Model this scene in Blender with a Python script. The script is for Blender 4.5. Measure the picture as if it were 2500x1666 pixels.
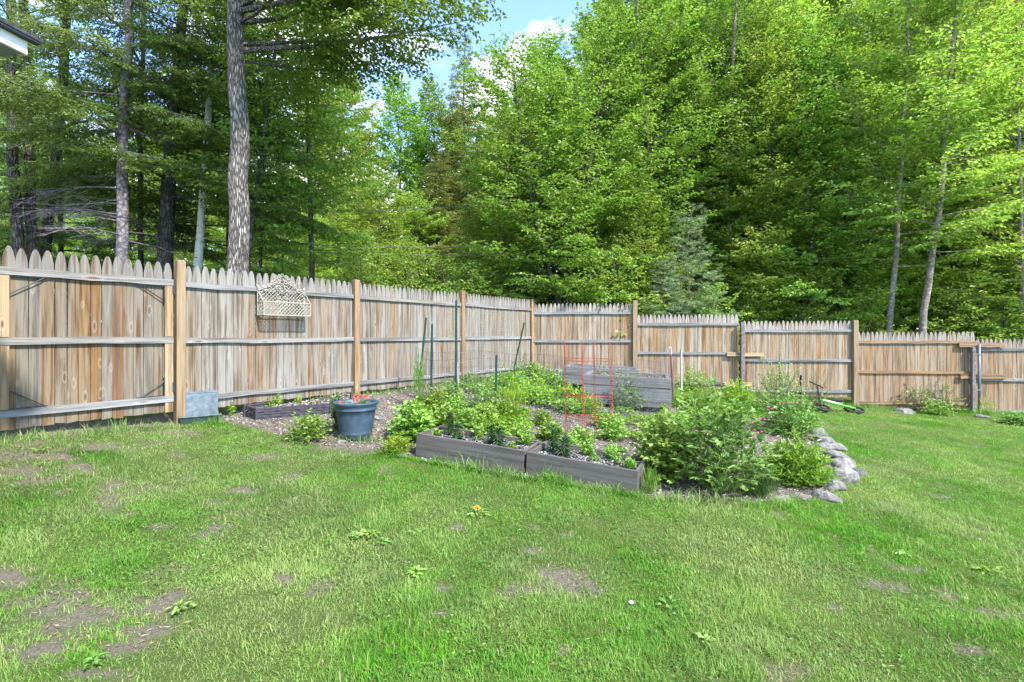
import bpy, math, random
import numpy as np
from mathutils import Vector, Matrix
R = math.radians
rng = np.random.default_rng(7)
random.seed(7)
for o in list(bpy.data.objects): bpy.data.objects.remove(o)
S = bpy.context.scene

# ------------------------------------------------------------------ camera
F, CX, CY, CAMZ = 1212.0, 1250.0, 817.0, 1.7          # focal length in photo pixels, principal column, horizon row
cd = bpy.data.cameras.new('camera'); cam = bpy.data.objects.new('camera', cd)
S.collection.objects.link(cam); S.camera = cam
cam.location = (0, 0, CAMZ); cam.rotation_euler = (R(90), 0, 0)
cd.sensor_width = 36; cd.lens = 36*F/2500; cd.shift_y = (CY-833)/2500
cd.clip_start = .05; cd.clip_end = 2000
# ------------------------------------------------------------------ light
SUN_EL, SUN_AZ = R(46), math.atan2(-.73, .68)         # sun to the right, a little behind the camera
sdir = Vector((math.cos(SUN_AZ)*math.cos(SUN_EL), math.sin(SUN_AZ)*math.cos(SUN_EL), math.sin(SUN_EL)))
sl = bpy.data.lights.new('sun', 'SUN'); sl.energy = 2.1; sl.angle = R(3.0); sl.color = (1, .955, .88)
so = bpy.data.objects.new('sun', sl); S.collection.objects.link(so)
so.rotation_euler = (-sdir).to_track_quat('-Z', 'Y').to_euler(); so.location = (6, -6, 12)
W = bpy.data.worlds.new('World'); S.world = W; W.use_nodes = True
nt = W.node_tree; nt.nodes.clear()
out = nt.nodes.new('ShaderNodeOutputWorld'); bg = nt.nodes.new('ShaderNodeBackground')
sky = nt.nodes.new('ShaderNodeTexSky'); sky.sky_type = 'NISHITA'; sky.sun_disc = False
sky.sun_elevation = SUN_EL; sky.sun_rotation = math.atan2(sdir.x, sdir.y); sky.air_density = .8; sky.dust_density = 0.; sky.ozone_density = 3.2
tc = nt.nodes.new('ShaderNodeTexCoord'); mp = nt.nodes.new('ShaderNodeMapping'); mp.inputs['Scale'].default_value = (1, 1, 1.7)
mp.inputs['Location'].default_value = (3.83, .2, 2.05)
nz = nt.nodes.new('ShaderNodeTexNoise'); nz.inputs['Scale'].default_value = 3.4; nz.inputs['Detail'].default_value = 7; nz.inputs['Roughness'].default_value = .52
rp = nt.nodes.new('ShaderNodeValToRGB'); rp.color_ramp.elements[0].position = .50; rp.color_ramp.elements[1].position = .62
mx = nt.nodes.new('ShaderNodeMix'); mx.data_type = 'RGBA'; mx.inputs[7].default_value = (4.6, 4.7, 4.9, 1)
L = nt.links.new
L(tc.outputs['Generated'], mp.inputs[0]); L(mp.outputs[0], nz.inputs[0]); L(nz.outputs[0], rp.inputs[0])
L(rp.outputs[0], mx.inputs[0]); L(sky.outputs[0], mx.inputs[6]); L(mx.outputs[2], bg.inputs[0])
bg.inputs[1].default_value = .13; L(bg.outputs[0], out.inputs[0])
S.view_settings.view_transform = 'Standard'; S.view_settings.look = 'None'; S.view_settings.gamma = 1
S.view_settings.exposure = 2.45
S.render.engine = 'CYCLES'
S.cycles.max_bounces = 8; S.cycles.transmission_bounces = 6; S.cycles.diffuse_bounces = 4; S.cycles.transparent_max_bounces = 8

# ------------------------------------------------------------------ terrain
CP = np.array([(-5.03,4.87,.65),(-4.19,6.19,.60),(-2.62,8.29,.66),(-1.07,10.63,.70),(.49,12.56,.70),(2.99,12.33,.60),(4.3,12.2,.36),
  (5.6,12.1,.26),(6.9,12.,.16),(8.19,11.86,.0),(10.7,11.63,-.13),(-1.04,5.4,.38),(1.13,4.45,.25),(3.7,5.6,.07),(9,8,-.15),(-6,3,.5),
  (0,0,0),(-4,1.5,.30),(4,1.5,-.12),(0,2.5,.10),(-2.6,4.2,.34),(-9,20,.8),(0,22,.9),(10,20,.1),(20,14,-.4),(-14,6,.9),(0,-8,-.2),(14,0,-.4),(-14,-4,.5)])
def _tps(r): return np.where(r > 1e-9, r*r*np.log(np.maximum(r, 1e-9)), 0)
_n = len(CP); _A = np.zeros((_n+3, _n+3))
_A[:_n,:_n] = _tps(np.hypot(CP[:,None,0]-CP[None,:,0], CP[:,None,1]-CP[None,:,1])) + np.eye(_n)*.15
_A[:_n,_n] = 1; _A[:_n,_n+1:] = CP[:,:2]; _A[_n,:_n] = 1; _A[_n+1:,:_n] = CP[:,:2].T
_w = np.linalg.solve(_A, np.concatenate([CP[:,2], [0,0,0]]))
def vnoise(x, y, s, seed=0):
    g = np.random.default_rng(seed).random((64, 64)); u, v = x/s+1000, y/s+1000
    i, j = np.floor(u).astype(int), np.floor(v).astype(int); a, b = u-i, v-j; a = a*a*(3-2*a); b = b*b*(3-2*b)
    q = lambda p, r: g[p % 64, r % 64]
    return (q(i,j)*(1-a)+q(i+1,j)*a)*(1-b)+(q(i,j+1)*(1-a)+q(i+1,j+1)*a)*b
def G(x, y):
    x = np.asarray(x, float); y = np.asarray(y, float); sh = x.shape; x = x.ravel(); y = y.ravel()
    xc = np.clip(x, -14, 20); yc = np.clip(y, -8, 22); z = np.zeros_like(x)
    for k in range(0, len(x), 20000):
        a, b = xc[k:k+20000], yc[k:k+20000]
        z[k:k+20000] = _tps(np.hypot(a[:,None]-CP[:,0], b[:,None]-CP[:,1]))@_w[:_n]+_w[_n]+_w[_n+1]*a+_w[_n+2]*b
    z += (vnoise(x, y, .9, 3)-.5)*.03+(vnoise(x, y, .25, 4)-.5)*.012
    d = np.maximum(0, y-22)+np.maximum(0, np.abs(x)-20); z += np.minimum(d, 80)*.02
    return z.reshape(sh)
def g1(x, y): return float(G(np.array([x]), np.array([y]))[0])
def gp(px, py):                                       # the spot of ground a photo pixel looks at
    Y = np.linspace(1.2, 25, 1200); X = (px-CX)/F*Y; z = CAMZ-(py-CY)/F*Y; gz = G(X, Y)
    k = np.argmax(z < gz); k = k if z[k] < gz[k] else 1199
    return Vector((X[k], Y[k], gz[k]))
def ray(px, py, Y): return Vector(((px-CX)/F*Y, Y, CAMZ-(py-CY)/F*Y))
def inpoly(x, y, P):
    c = np.zeros(x.shape, bool); n = len(P)
    for i in range(n):
        x0, y0 = P[i]; x1, y1 = P[(i+1) % n]
        if y0 == y1: continue
        c ^= ((y0 > y) != (y1 > y)) & (x < (x1-x0)*(y-y0)/(y1-y0)+x0)
    return c
# ------------------------------------------------------------------ helpers
C = S.collection
def mesh_np(name, V, faces, rnd=None, smooth=False):
    """faces: list of (n,k) int arrays"""
    me = bpy.data.meshes.new(name); me.vertices.add(len(V)); me.vertices.foreach_set('co', np.asarray(V, np.float32).ravel())
    loops = np.concatenate([f.ravel() for f in faces]).astype(np.int32)
    tot = np.concatenate([np.full(len(f), f.shape[1]) for f in faces]); st = np.concatenate([[0], np.cumsum(tot)[:-1]]).astype(np.int32)
    me.loops.add(len(loops)); me.loops.foreach_set('vertex_index', loops)
    me.polygons.add(len(tot)); me.polygons.foreach_set('loop_start', st)
    me.polygons.foreach_set('use_smooth', np.full(len(tot), bool(smooth)))
    if rnd is not None:
        a = me.attributes.new('rnd', 'FLOAT', 'POINT'); a.data.foreach_set('value', np.asarray(rnd, np.float32))
    me.update(calc_edges=True); return me
def wloc(o):
    v = Vector((0,0,0))
    while o: v += o.location; o = o.parent
    return v
def link(name, me, mat, parent=None, loc=None):
    if mat and not me.materials: me.materials.append(mat)
    o = bpy.data.objects.new(name, me); C.objects.link(o)
    if parent: o.parent = parent
    if loc is not None: o.location = loc
    return o
def tag(o, label=None, cat=None, group=None, kind=None):
    if label: o['label'] = label
    if cat: o['category'] = cat
    if group: o['group'] = group
    if kind: o['kind'] = kind
    return o
def thing(name, label, cat, loc=(0,0,0), group=None):
    o = bpy.data.objects.new(name, None); C.objects.link(o); o.location = loc; o.empty_display_size = .1
    return tag(o, label, cat, group)
class MB:
    def __init__(s): s.v = []; s.f = {}; s.r = []; s.n = 0
    def add(s, V, Fs, r=0.):
        V = np.asarray(V, float).reshape(-1, 3); s.v.append(V); s.r.append(np.broadcast_to(np.asarray(r, float), (len(V),)))
        for f in Fs:
            f = np.asarray(f)
            if f.ndim == 1: f = f[None]
            s.f.setdefault(f.shape[1], []).append(f+s.n)
        s.n += len(V)
    def box(s, c, d, ax=None, r=0., taper=1.):
        d = np.array(d)/2; q = np.array([(-1,-1,-1),(1,-1,-1),(1,1,-1),(-1,1,-1),(-1,-1,1),(1,-1,1),(1,1,1),(-1,1,1)], float)*d
        q[4:,:2] *= taper
        if ax is not None: q = q@np.array(ax)
        s.add(q+np.array(c), [np.array([(0,3,2,1),(4,5,6,7),(0,1,5,4),(1,2,6,5),(2,3,7,6),(3,0,4,7)])], r)
    def bar(s, a, b, w, h, r=0., up=(0,0,1)):                # a square bar from a to b
        a = np.array(a, float); b = np.array(b, float); x = b-a; l = np.linalg.norm(x); x /= l
        u = np.array(up, float)
        if abs(u@x) > .95: u = np.array((1., .2, 0))
        y = np.cross(u, x); y /= np.linalg.norm(y); z = np.cross(x, y); s.box((a+b)/2, (l, w, h), (x, y, z), r)
    def tube(s, P, rad, n=6, r=0., cap=True):
        P = np.asarray(P, float); m = len(P); rad = np.broadcast_to(np.asarray(rad, float), (m,))
        T = np.gradient(P, axis=0) if m > 1 else P; T /= np.maximum(np.linalg.norm(T, axis=1), 1e-9)[:,None]
        ref = np.array((0,0,1.)) if abs(T[:,2]).mean() < .8 else np.array((1.,0,0))
        U = np.cross(T, ref); U /= np.maximum(np.linalg.norm(U, axis=1), 1e-9)[:,None]; Vv = np.cross(T, U)
        a = np.arange(n)*2*math.pi/n
        V = P[:,None]+rad[:,None,None]*(np.cos(a)[None,:,None]*U[:,None]+np.sin(a)[None,:,None]*Vv[:,None])
        i = np.arange(m-1)[:,None]*n; j = np.arange(n)[None]; k = (j+1) % n
        f = np.stack([i+j, i+n+j, i+n+k, i+k], -1).reshape(-1, 4); Fs = [f]
        s.add(V.reshape(-1, 3), Fs, r)
        if cap and n > 3:
            b = s.n-m*n; s.f.setdefault(n, []).append(np.array([np.arange(n)+b])); s.f[n].append(np.array([np.arange(n)[::-1]+b+(m-1)*n]))
    def lathe(s, prof, c=(0,0,0), n=48, r=0.):
        P = np.array(prof, float); a = np.arange(n)*2*math.pi/n; m = len(P)
        V = np.stack([P[:,0,None]*np.cos(a), P[:,0,None]*np.sin(a), np.repeat(P[:,1,None], n, 1)], -1)+np.array(c)
        i = np.arange(m-1)[:,None]*n; j = np.arange(n)[None]; k = (j+1) % n
        s.add(V.reshape(-1, 3), [np.stack([i+j, i+k, i+n+k, i+n+j], -1).reshape(-1, 4)], r)
    def mesh(s, name, off=(0,0,0), smooth=False):
        V = np.concatenate(s.v)-np.array(off); return mesh_np(name, V, [np.concatenate(f) for f in s.f.values()], np.concatenate(s.r), smooth)
    def build(s, name, mat, parent=None, smooth=False, local=False):
        off = Vector((0,0,0)) if local else wloc(parent)
        return link(name, s.mesh(name, off, smooth), mat, parent)
def unit(v): return v/np.maximum(np.linalg.norm(v, axis=-1, keepdims=True), 1e-9)
def leaves(mb, P, D, N, Ln, Wd, r, fold=.18, droop=.12, simple=False):
    """flat leaf blades folded on the midrib; all arrays (n,3) or (n,)"""
    D = unit(D); Sd = unit(np.cross(N, D)); N = unit(np.cross(D, Sd)); n = len(P); l = Ln[:,None]; w = Wd[:,None]
    if simple:
        V = np.stack([P, P+D*l*.45+Sd*w*.5+N*w*fold, P+D*l-N*l*droop, P+D*l*.45-Sd*w*.5+N*w*fold], 1)
        b = np.arange(n)[:,None]*4; f = b+np.array([[0,3,2,1]]); mb.add(V.reshape(-1,3), [f], np.repeat(r, 4)); return
    V = np.stack([P, P+D*l*.32+Sd*w*.46+N*w*fold, P+D*l*.68+Sd*w*.36+N*w*fold*.6-N*l*droop*.4, P+D*l-N*l*droop,
                  P+D*l*.68-Sd*w*.36+N*w*fold*.6-N*l*droop*.4, P+D*l*.32-Sd*w*.46+N*w*fold], 1)
    b = np.arange(n)[:,None]*6; f = np.concatenate([b+np.array([[0,5,4,3]]), b+np.array([[0,3,2,1]])])
    mb.add(V.reshape(-1,3), [f], np.repeat(r, 6))
def jit(n, s): return rng.normal(0, s, (n, 3))

# ------------------------------------------------------------------ materials
def mat(name, rough=.8, spec=.3, metal=0.):
    m = bpy.data.materials.new(name); m.use_nodes = True; n = m.node_tree.nodes; b = n['Principled BSDF']
    b.inputs['Roughness'].default_value = rough; b.inputs['Specular IOR Level'].default_value = spec; b.inputs['Metallic'].default_value = metal
    return m, m.node_tree, b
def ramp(nt, stops, src=None, interp='LINEAR'):
    r = nt.nodes.new('ShaderNodeValToRGB'); e = r.color_ramp.elements; r.color_ramp.interpolation = interp
    while len(e) > 1: e.remove(e[-1])
    e[0].position = stops[0][0]; c = stops[0][1]; e[0].color = (*c, 1) if not isinstance(c, (int, float)) else (c, c, c, 1)
    for p, c in stops[1:]:
        x = e.new(p); x.color = (*c, 1) if not isinstance(c, (int, float)) else (c, c, c, 1)
    if src is not None: nt.links.new(src, r.inputs[0])
    return r.outputs[0]
def attr(nt, n='rnd'):
    a = nt.nodes.new('ShaderNodeAttribute'); a.attribute_name = n; return a.outputs['Fac']
def noise(nt, scale, detail=4, vec=None, rough=.55, dist=0.):
    t = nt.nodes.new('ShaderNodeTexNoise'); t.inputs['Scale'].default_value = scale; t.inputs['Detail'].default_value = detail
    t.inputs['Roughness'].default_value = rough; t.inputs['Distortion'].default_value = dist
    if vec is not None: nt.links.new(vec, t.inputs['Vector'])
    return t.outputs['Fac']
def mix(nt, fac, a, b, mode='MIX'):
    m = nt.nodes.new('ShaderNodeMix'); m.data_type = 'RGBA'; m.blend_type = mode
    for s, v in ((0, fac), (6, a), (7, b)):
        if isinstance(v, bpy.types.NodeSocket): nt.links.new(v, m.inputs[s])
        elif isinstance(v, tuple): m.inputs[s].default_value = (*v, 1)
        else: m.inputs[s].default_value = v
    return m.outputs[2]
def mth(nt, op, a, b=0.):
    m = nt.nodes.new('ShaderNodeMath'); m.operation = op
    for s, v in ((0, a), (1, b)):
        if isinstance(v, bpy.types.NodeSocket): nt.links.new(v, m.inputs[s])
        else: m.inputs[s].default_value = v
    return m.outputs[0]
def coords(nt, scale=(1,1,1), kind='Object', shift=None):
    t = nt.nodes.new('ShaderNodeTexCoord'); v = t.outputs[kind]
    if shift is not None:
        cx = nt.nodes.new('ShaderNodeCombineXYZ'); nt.links.new(mth(nt, 'MULTIPLY', shift, 37.), cx.inputs[0]); nt.links.new(mth(nt, 'MULTIPLY', shift, 91.), cx.inputs[2])
        ad = nt.nodes.new('ShaderNodeVectorMath'); ad.operation = 'ADD'; nt.links.new(v, ad.inputs[0]); nt.links.new(cx.outputs[0], ad.inputs[1]); v = ad.outputs[0]
    m = nt.nodes.new('ShaderNodeMapping'); m.inputs['Scale'].default_value = scale; nt.links.new(v, m.inputs[0]); return m.outputs[0]
def bump(nt, b, h, s=.4, d=.01):
    n = nt.nodes.new('ShaderNodeBump'); n.inputs['Strength'].default_value = s; n.inputs['Distance'].default_value = d
    nt.links.new(h, n.inputs['Height']); nt.links.new(n.outputs[0], b.inputs['Normal'])
def leafmat(name, stops, trans=.4, rough=.42, tint=(1.12, 1.08, .8), patch=0., spec=.4):
    m, nt, b = mat(name, rough, spec); c = ramp(nt, stops, attr(nt))
    if patch:
        c = mix(nt, mth(nt, 'MULTIPLY', ramp(nt, [(.35, 0), (.65, 1)], noise(nt, patch, 2, coords(nt))), .45), c, stops[-1][1])
    oi = nt.nodes.new('ShaderNodeObjectInfo'); hs = nt.nodes.new('ShaderNodeHueSaturation')
    nt.links.new(mth(nt, 'ADD', mth(nt, 'MULTIPLY', oi.outputs['Random'], .026), .484), hs.inputs['Hue'])
    nt.links.new(mth(nt, 'ADD', mth(nt, 'MULTIPLY', oi.outputs['Random'], .4), .82), hs.inputs['Value']); nt.links.new(c, hs.inputs['Color'])
    c = hs.outputs[0]; nt.links.new(c, b.inputs['Base Color'])
    t = nt.nodes.new('ShaderNodeBsdfTranslucent'); nt.links.new(mix(nt, 1., c, tint, 'MULTIPLY'), t.inputs[0])
    s = nt.nodes.new('ShaderNodeMixShader'); s.inputs[0].default_value = trans; o = nt.nodes['Material Output']
    nt.links.new(b.outputs[0], s.inputs[1]); nt.links.new(t.outputs[0], s.inputs[2]); nt.links.new(s.outputs[0], o.inputs[0]); return m
M = {}
M['beech'] = leafmat('beech_leaf', [(0,(.11,.225,.028)),(.5,(.20,.36,.045)),(1,(.36,.50,.11))], .52)
M['lime'] = leafmat('bright_leaf', [(0,(.16,.29,.032)),(.5,(.28,.42,.055)),(1,(.46,.56,.14))], .52)
M['oak'] = leafmat('oak_leaf', [(0,(.09,.19,.027)),(.5,(.17,.30,.045)),(1,(.31,.43,.10))], .52)
M['hemlock'] = leafmat('hemlock_needles', [(0,(.065,.125,.027)),(.5,(.14,.225,.045)),(1,(.29,.38,.09))], .42)
M['cedar'] = leafmat('cedar_needles', [(0,(.12,.16,.03)),(.5,(.20,.24,.05)),(1,(.32,.34,.09))], .35)
M['pine'] = leafmat('pine_needles', [(0,(.16,.26,.11)),(.5,(.24,.36,.17)),(1,(.34,.46,.25))], .25)
M['balm'] = leafmat('balm_leaf', [(0,(.09,.185,.025)),(.5,(.17,.32,.045)),(1,(.31,.46,.10))], .35)
M['heart'] = leafmat('heart_leaf', [(0,(.075,.17,.03)),(.5,(.14,.27,.05)),(1,(.26,.41,.11))], .35)
M['gold'] = leafmat('gold_leaf', [(0,(.13,.26,.012)),(.5,(.21,.37,.018)),(1,(.34,.46,.05))], .35)
M['fern'] = leafmat('fern_leaf', [(0,(.08,.19,.012)),(.5,(.145,.30,.022)),(1,(.27,.44,.055))], .35)
M['darkleaf'] = leafmat('dark_leaf', [(0,(.03,.08,.02)),(.5,(.05,.13,.03)),(1,(.09,.19,.04))], .25)
M['lily'] = leafmat('lily_leaf', [(0,(.015,.05,.015)),(.5,(.03,.085,.025)),(1,(.06,.14,.04))], .15)
M['grassy'] = leafmat('blade_leaf', [(0,(.07,.20,.02)),(.5,(.12,.28,.03)),(1,(.22,.38,.06))], .35)
M['straw'] = leafmat('dry_leaf', [(0,(.30,.22,.10)),(.5,(.42,.33,.17)),(1,(.55,.47,.28))], .2, tint=(1,1,1))
M['clover'] = leafmat('clover_leaf', [(0,(.05,.15,.02)),(.5,(.09,.23,.035)),(1,(.15,.32,.06))], .3)
def plainmat(name, col, rough=.7, spec=.3, metal=0., var=.12, sc=12., bmp=0.):
    m, nt, b = mat(name, rough, spec, metal); n = noise(nt, sc, 4, coords(nt))
    lo = tuple(c*(1-var*2) for c in col); hi = tuple(min(1, c*(1+var)) for c in col)
    nt.links.new(ramp(nt, [(.3, lo), (.7, hi)], n), b.inputs['Base Color'])
    if bmp: bump(nt, b, n, bmp, .01)
    return m
def woodmat(name, tones, axis='z', grey=(.27,.265,.255), greyness=.35, tipgrey=True, ring=.22, knot=.05, streak=26., rough=.85, fine=1.):
    """boards: 'rnd' gives each board its own tone; grain runs along the axis"""
    m, nt, b = mat(name, rough, .15); r = attr(nt)
    sc = (streak, streak, 1.1) if axis == 'z' else (1.1, streak, streak)
    v = coords(nt, sc, shift=r); n1 = noise(nt, 1., 5, v, .6, .6)
    sc2 = (90, 90, 2.5) if axis == 'z' else (2.5, 90, 90); n2 = noise(nt, 1., 3, coords(nt, sc2, shift=r), .7)
    base = ramp(nt, tones, r)
    n3 = noise(nt, 1., 3, coords(nt, (7,7,1.3) if axis == 'z' else (1.3,7,7), shift=r), .6)
    g = mth(nt, 'ADD', mth(nt, 'MULTIPLY', ramp(nt, [(.38, 0), (.62, 1)], n3), .75), mth(nt, 'MULTIPLY', ramp(nt, [(.4, 0), (.65, 1)], n1), .35))
    if tipgrey:
        sx = nt.nodes.new('ShaderNodeSeparateXYZ'); t = nt.nodes.new('ShaderNodeTexCoord'); nt.links.new(t.outputs['Object'], sx.inputs[0])
        zz = mth(nt, 'ADD', sx.outputs[2], mth(nt, 'MULTIPLY', n3, .25))
        g = mth(nt, 'ADD', mth(nt, 'MULTIPLY', g, greyness), mth(nt, 'MULTIPLY', ramp(nt, [(.0, 0), (.12, 1)], mth(nt, 'SUBTRACT', zz, 1.62)), .62))
        low = ramp(nt, [(.0, 1), (.16, 0)], zz)
    else: g = mth(nt, 'MULTIPLY', g, greyness)
    g.node.use_clamp = True
    c = mix(nt, g, base, grey)
    c = mix(nt, ramp(nt, [(.33, .85), (.5, 0)], n1), c, tuple(x*.5 for x in tones[-1][1]))
    c = mix(nt, ramp(nt, [(.5, 0), (.62, .55)], noise(nt, 1., 4, coords(nt, (14,14,.7) if axis == 'z' else (.7,14,14), shift=r), .65)), c, (.055, .05, .045))
    c = mix(nt, .55*fine, c, mix(nt, 1., c, ramp(nt, [(.3, .45), (.7, 1.2)], n2), 'MULTIPLY'))
    vo = nt.nodes.new('ShaderNodeTexVoronoi'); vo.inputs['Scale'].default_value = 1.
    nt.links.new(coords(nt, (8, 8, 2.6) if axis == 'z' else (1.7, 7, 7), shift=r), vo.inputs['Vector'])
    c = mix(nt, ramp(nt, [(knot, .9), (knot+.06, 0)], vo.outputs['Distance']), c, (.10, .06, .035))
    c = mix(nt, ramp(nt, [(.13, 0), (.15, ring), (.21, 0)], vo.outputs['Distance']), c, (.5, .45, .38))
    if tipgrey: c = mix(nt, mth(nt, 'MULTIPLY', low, .45), c, (.16, .12, .09))
    nt.links.new(c, b.inputs['Base Color']); bump(nt, b, n2, .35, .004); return m
T_LEFT = [(0,(0.260,0.244,0.214)),(.35,(0.185,0.160,0.126)),(.6,(0.244,0.185,0.113)),(.8,(0.202,0.122,0.055)),(1,(0.168,0.080,0.029))]
T_GATE = [(0,(0.193,0.172,0.139)),(.35,(0.176,0.139,0.092)),(.6,(0.218,0.151,0.076)),(.8,(0.193,0.109,0.042)),(1,(0.185,0.076,0.021))]
T_RIGHT = [(0,(0.319,0.269,0.202)),(.3,(0.260,0.193,0.118)),(.6,(0.294,0.197,0.101)),(.85,(0.260,0.139,0.055)),(1,(0.235,0.105,0.029))]
M['board_left'] = woodmat('board_left', T_LEFT, greyness=.7, grey=(.235,.225,.205))
M['board_gate'] = woodmat('board_gate', T_GATE, greyness=.42, grey=(.19,.185,.17))
M['board_right'] = woodmat('board_right', T_RIGHT, greyness=.35, grey=(.33,.31,.29))
M['board_far'] = woodmat('board_far', [(0,(.31,.25,.18)),(.3,(.26,.18,.11)),(.6,(.29,.185,.095)),(.85,(.26,.14,.055)),(1,(.25,.11,.035))], greyness=.32, grey=(.28,.26,.235))
M['rail'] = woodmat('rail_wood', [(0,(0.244,0.244,0.248)),(.5,(0.218,0.210,0.202)),(1,(0.202,0.176,0.151))], 'x', greyness=.5, tipgrey=False)
M['rail_tan'] = woodmat('rail_tan', [(0,(0.277,0.210,0.151)),(.5,(0.269,0.176,0.101)),(1,(0.286,0.160,0.071))], 'x', greyness=.2, tipgrey=False)
M['new_rail'] = woodmat('new_rail', [(0,(0.437,0.353,0.227)),(1,(0.420,0.319,0.185))], 'x', greyness=.0, tipgrey=False)
M['stile'] = woodmat('stile_wood', [(0,(0.353,0.269,0.168)),(1,(0.319,0.210,0.105))], 'z', greyness=.1, tipgrey=False)
M['post'] = woodmat('post_wood', [(0,(.30,.215,.125)),(.5,(.29,.19,.10)),(1,(.28,.165,.08))], 'z', grey=(.2,.185,.16), greyness=.3, tipgrey=False, streak=16.)
M['bedwood'] = woodmat('planter_wood', [(0,(0.113,0.102,0.092)),(.5,(0.097,0.088,0.080)),(1,(0.139,0.128,0.116))], 'x', grey=(0.185,0.181,0.176), greyness=.4, tipgrey=False, ring=.0, knot=.13)
M['timber'] = woodmat('timber_wood', [(0,(0.185,0.185,0.185)),(.5,(0.160,0.155,0.155)),(1,(0.227,0.218,0.210))], 'x', grey=(0.202,0.202,0.210), greyness=.5, tipgrey=False, ring=.0, knot=.13)
M['stake'] = woodmat('stake_wood', [(0,(.36,.33,.30)),(1,(.42,.38,.33))], 'z', greyness=.3, tipgrey=False)

def barkmat(name, a, b_, c_, sx=22., sz=3., bs=1., bd=.03, birch=False, patches=None):
    m, nt, b = mat(name, .9, .1)
    if birch:
        n1 = noise(nt, 1., 5, coords(nt, (5,5,26)), .6, .3); n2 = noise(nt, 2.5, 3, coords(nt))
        c = mix(nt, ramp(nt, [(.58, 0), (.64, 1)], n1), mix(nt, n2, a, b_), c_)
    else:
        v = nt.nodes.new('ShaderNodeTexVoronoi'); v.feature = 'DISTANCE_TO_EDGE'; v.inputs['Scale'].default_value = 1.
        mpp = coords(nt, (sx, sx, sz)); nz_ = nt.nodes.new('ShaderNodeTexNoise'); nz_.inputs['Scale'].default_value = 1.3; nz_.inputs['Detail'].default_value = 4; nt.links.new(mpp, nz_.inputs['Vector'])
        ad = nt.nodes.new('ShaderNodeVectorMath'); ad.operation = 'ADD'; nt.links.new(mpp, ad.inputs[0]); nt.links.new(nz_.outputs['Color'], ad.inputs[1]); nt.links.new(ad.outputs[0], v.inputs['Vector'])
        n2 = noise(nt, 3., 5, coords(nt)); n1 = ramp(nt, [(.0, 0), (.28, 1)], v.outputs['Distance'])
        c = mix(nt, n1, a, mix(nt, ramp(nt, [(.35, 0), (.65, 1)], n2), b_, c_))
    if patches: c = mix(nt, ramp(nt, [(.58, 0), (.66, .8)], noise(nt, 5., 3, coords(nt))), c, patches)
    nt.links.new(c, b.inputs['Base Color']); bump(nt, b, n1, bs, bd); return m
M['bark_oak'] = barkmat('oak_bark', (.05,.042,.038), (.27,.245,.22), (.40,.375,.35), 34., 5., 1., .03)
M['bark_dark'] = barkmat('dark_bark', (.03,.027,.028), (.09,.08,.08), (.15,.135,.13), 22., 5., 1., .02, patches=(.13,.14,.09))
M['bark_grey'] = barkmat('grey_bark', (.10,.085,.095), (.19,.17,.185), (.26,.235,.25), 9., 9., .6, .01)
M['bark_birch'] = barkmat('birch_bark', (.55,.54,.5), (.42,.40,.36), (.06,.05,.045), birch=True)
M['bark_beech'] = barkmat('beech_bark', (0.143,0.118,0.097), (0.227,0.197,0.168), (0.302,0.269,0.235), 6., 12., .4, .008, patches=(0.319,0.294,0.260))
M['bark_thin'] = barkmat('thin_bark', (.05,.04,.035), (.10,.085,.07), (.16,.135,.11), 12., 5., .5, .01)
M['stone'] = (lambda: (lambda m, nt, b: (nt.links.new(mix(nt, ramp(nt, [(.42, 0), (.56, 1)], noise(nt, 12, 8, coords(nt), .8)), ramp(nt, [(0,(0.302,0.294,0.277)),(.5,(0.227,0.220,0.210)),(.9,(0.252,0.210,0.181)),(1,(0.059,0.067,0.084))], attr(nt)), (0.118,0.109,0.101)), b.inputs['Base Color']), bump(nt, b, noise(nt, 14, 8, coords(nt), .7), .8, .03), m)[-1])(*mat('stone', .85, .2)))()
M['metal'] = plainmat('galvanised_metal', (0.176,0.218,0.252), .5, .4, .55, .2, 16)
M['dkmetal'] = plainmat('black_metal', (.03,.035,.045), .5, .4, .3)
M['pipe'] = plainmat('grey_pipe', (.13,.15,.18), .45, .5, .4)
M['greypost'] = plainmat('weathered_post', (.17,.155,.15), .9, .1, 0, .25, 20)
M['green_metal'] = plainmat('green_post_paint', (.012,.055,.04), .45, .4, .1)
M['wire'] = plainmat('galvanised_wire', (.30,.31,.32), .5, .5, .4)
M['dkwire'] = plainmat('dark_wire', (.10,.11,.12), .5, .4, .4)
M['red_wire'] = plainmat('red_wire', (.30,.04,.018), .6, .3, .0)
M['cream'] = plainmat('cream_paint', (0.319,0.298,0.248), .5, .3, 0., .12, 30)
M['pot'] = plainmat('blue_resin', (.045,.075,.108), .5, .35, 0., .18, 14, .15)
M['wicker'] = plainmat('dark_resin', (.055,.05,.062), .6, .3, 0., .2, 20)
M['pink'] = plainmat('pink_petal', (.75,.08,.30), .5, .2, 0, .15, 40)
M['redpetal'] = plainmat('red_petal', (.62,.10,.085), .5, .2, 0, .15, 40)
M['orange'] = plainmat('orange_petal', (.95,.33,.02), .5, .2, 0, .1, 40)
M['white'] = plainmat('white_paint', (0.655,0.664,0.672), .5, .3, 0, .04, 8)
M['shingle'] = plainmat('roof_shingle', (.06,.06,.065), .9, .1, 0, .3, 30, .5)
M['soffit'] = plainmat('soffit_panel', (.20,.21,.22), .6, .2, 0, .05, 10)
M['siding'] = plainmat('pale_siding', (.42,.46,.48), .7, .2, 0, .06, 8)
M['bikegreen'] = plainmat('lime_paint', (0.084,0.353,0.042), .35, .5, 0, .06, 8)
M['rubber'] = plainmat('black_rubber', (.02,.02,.022), .7, .3, 0, .2, 20)
M['cable'] = plainmat('cable_sheath', (.10,.10,.11), .5, .3, 0)
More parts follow.
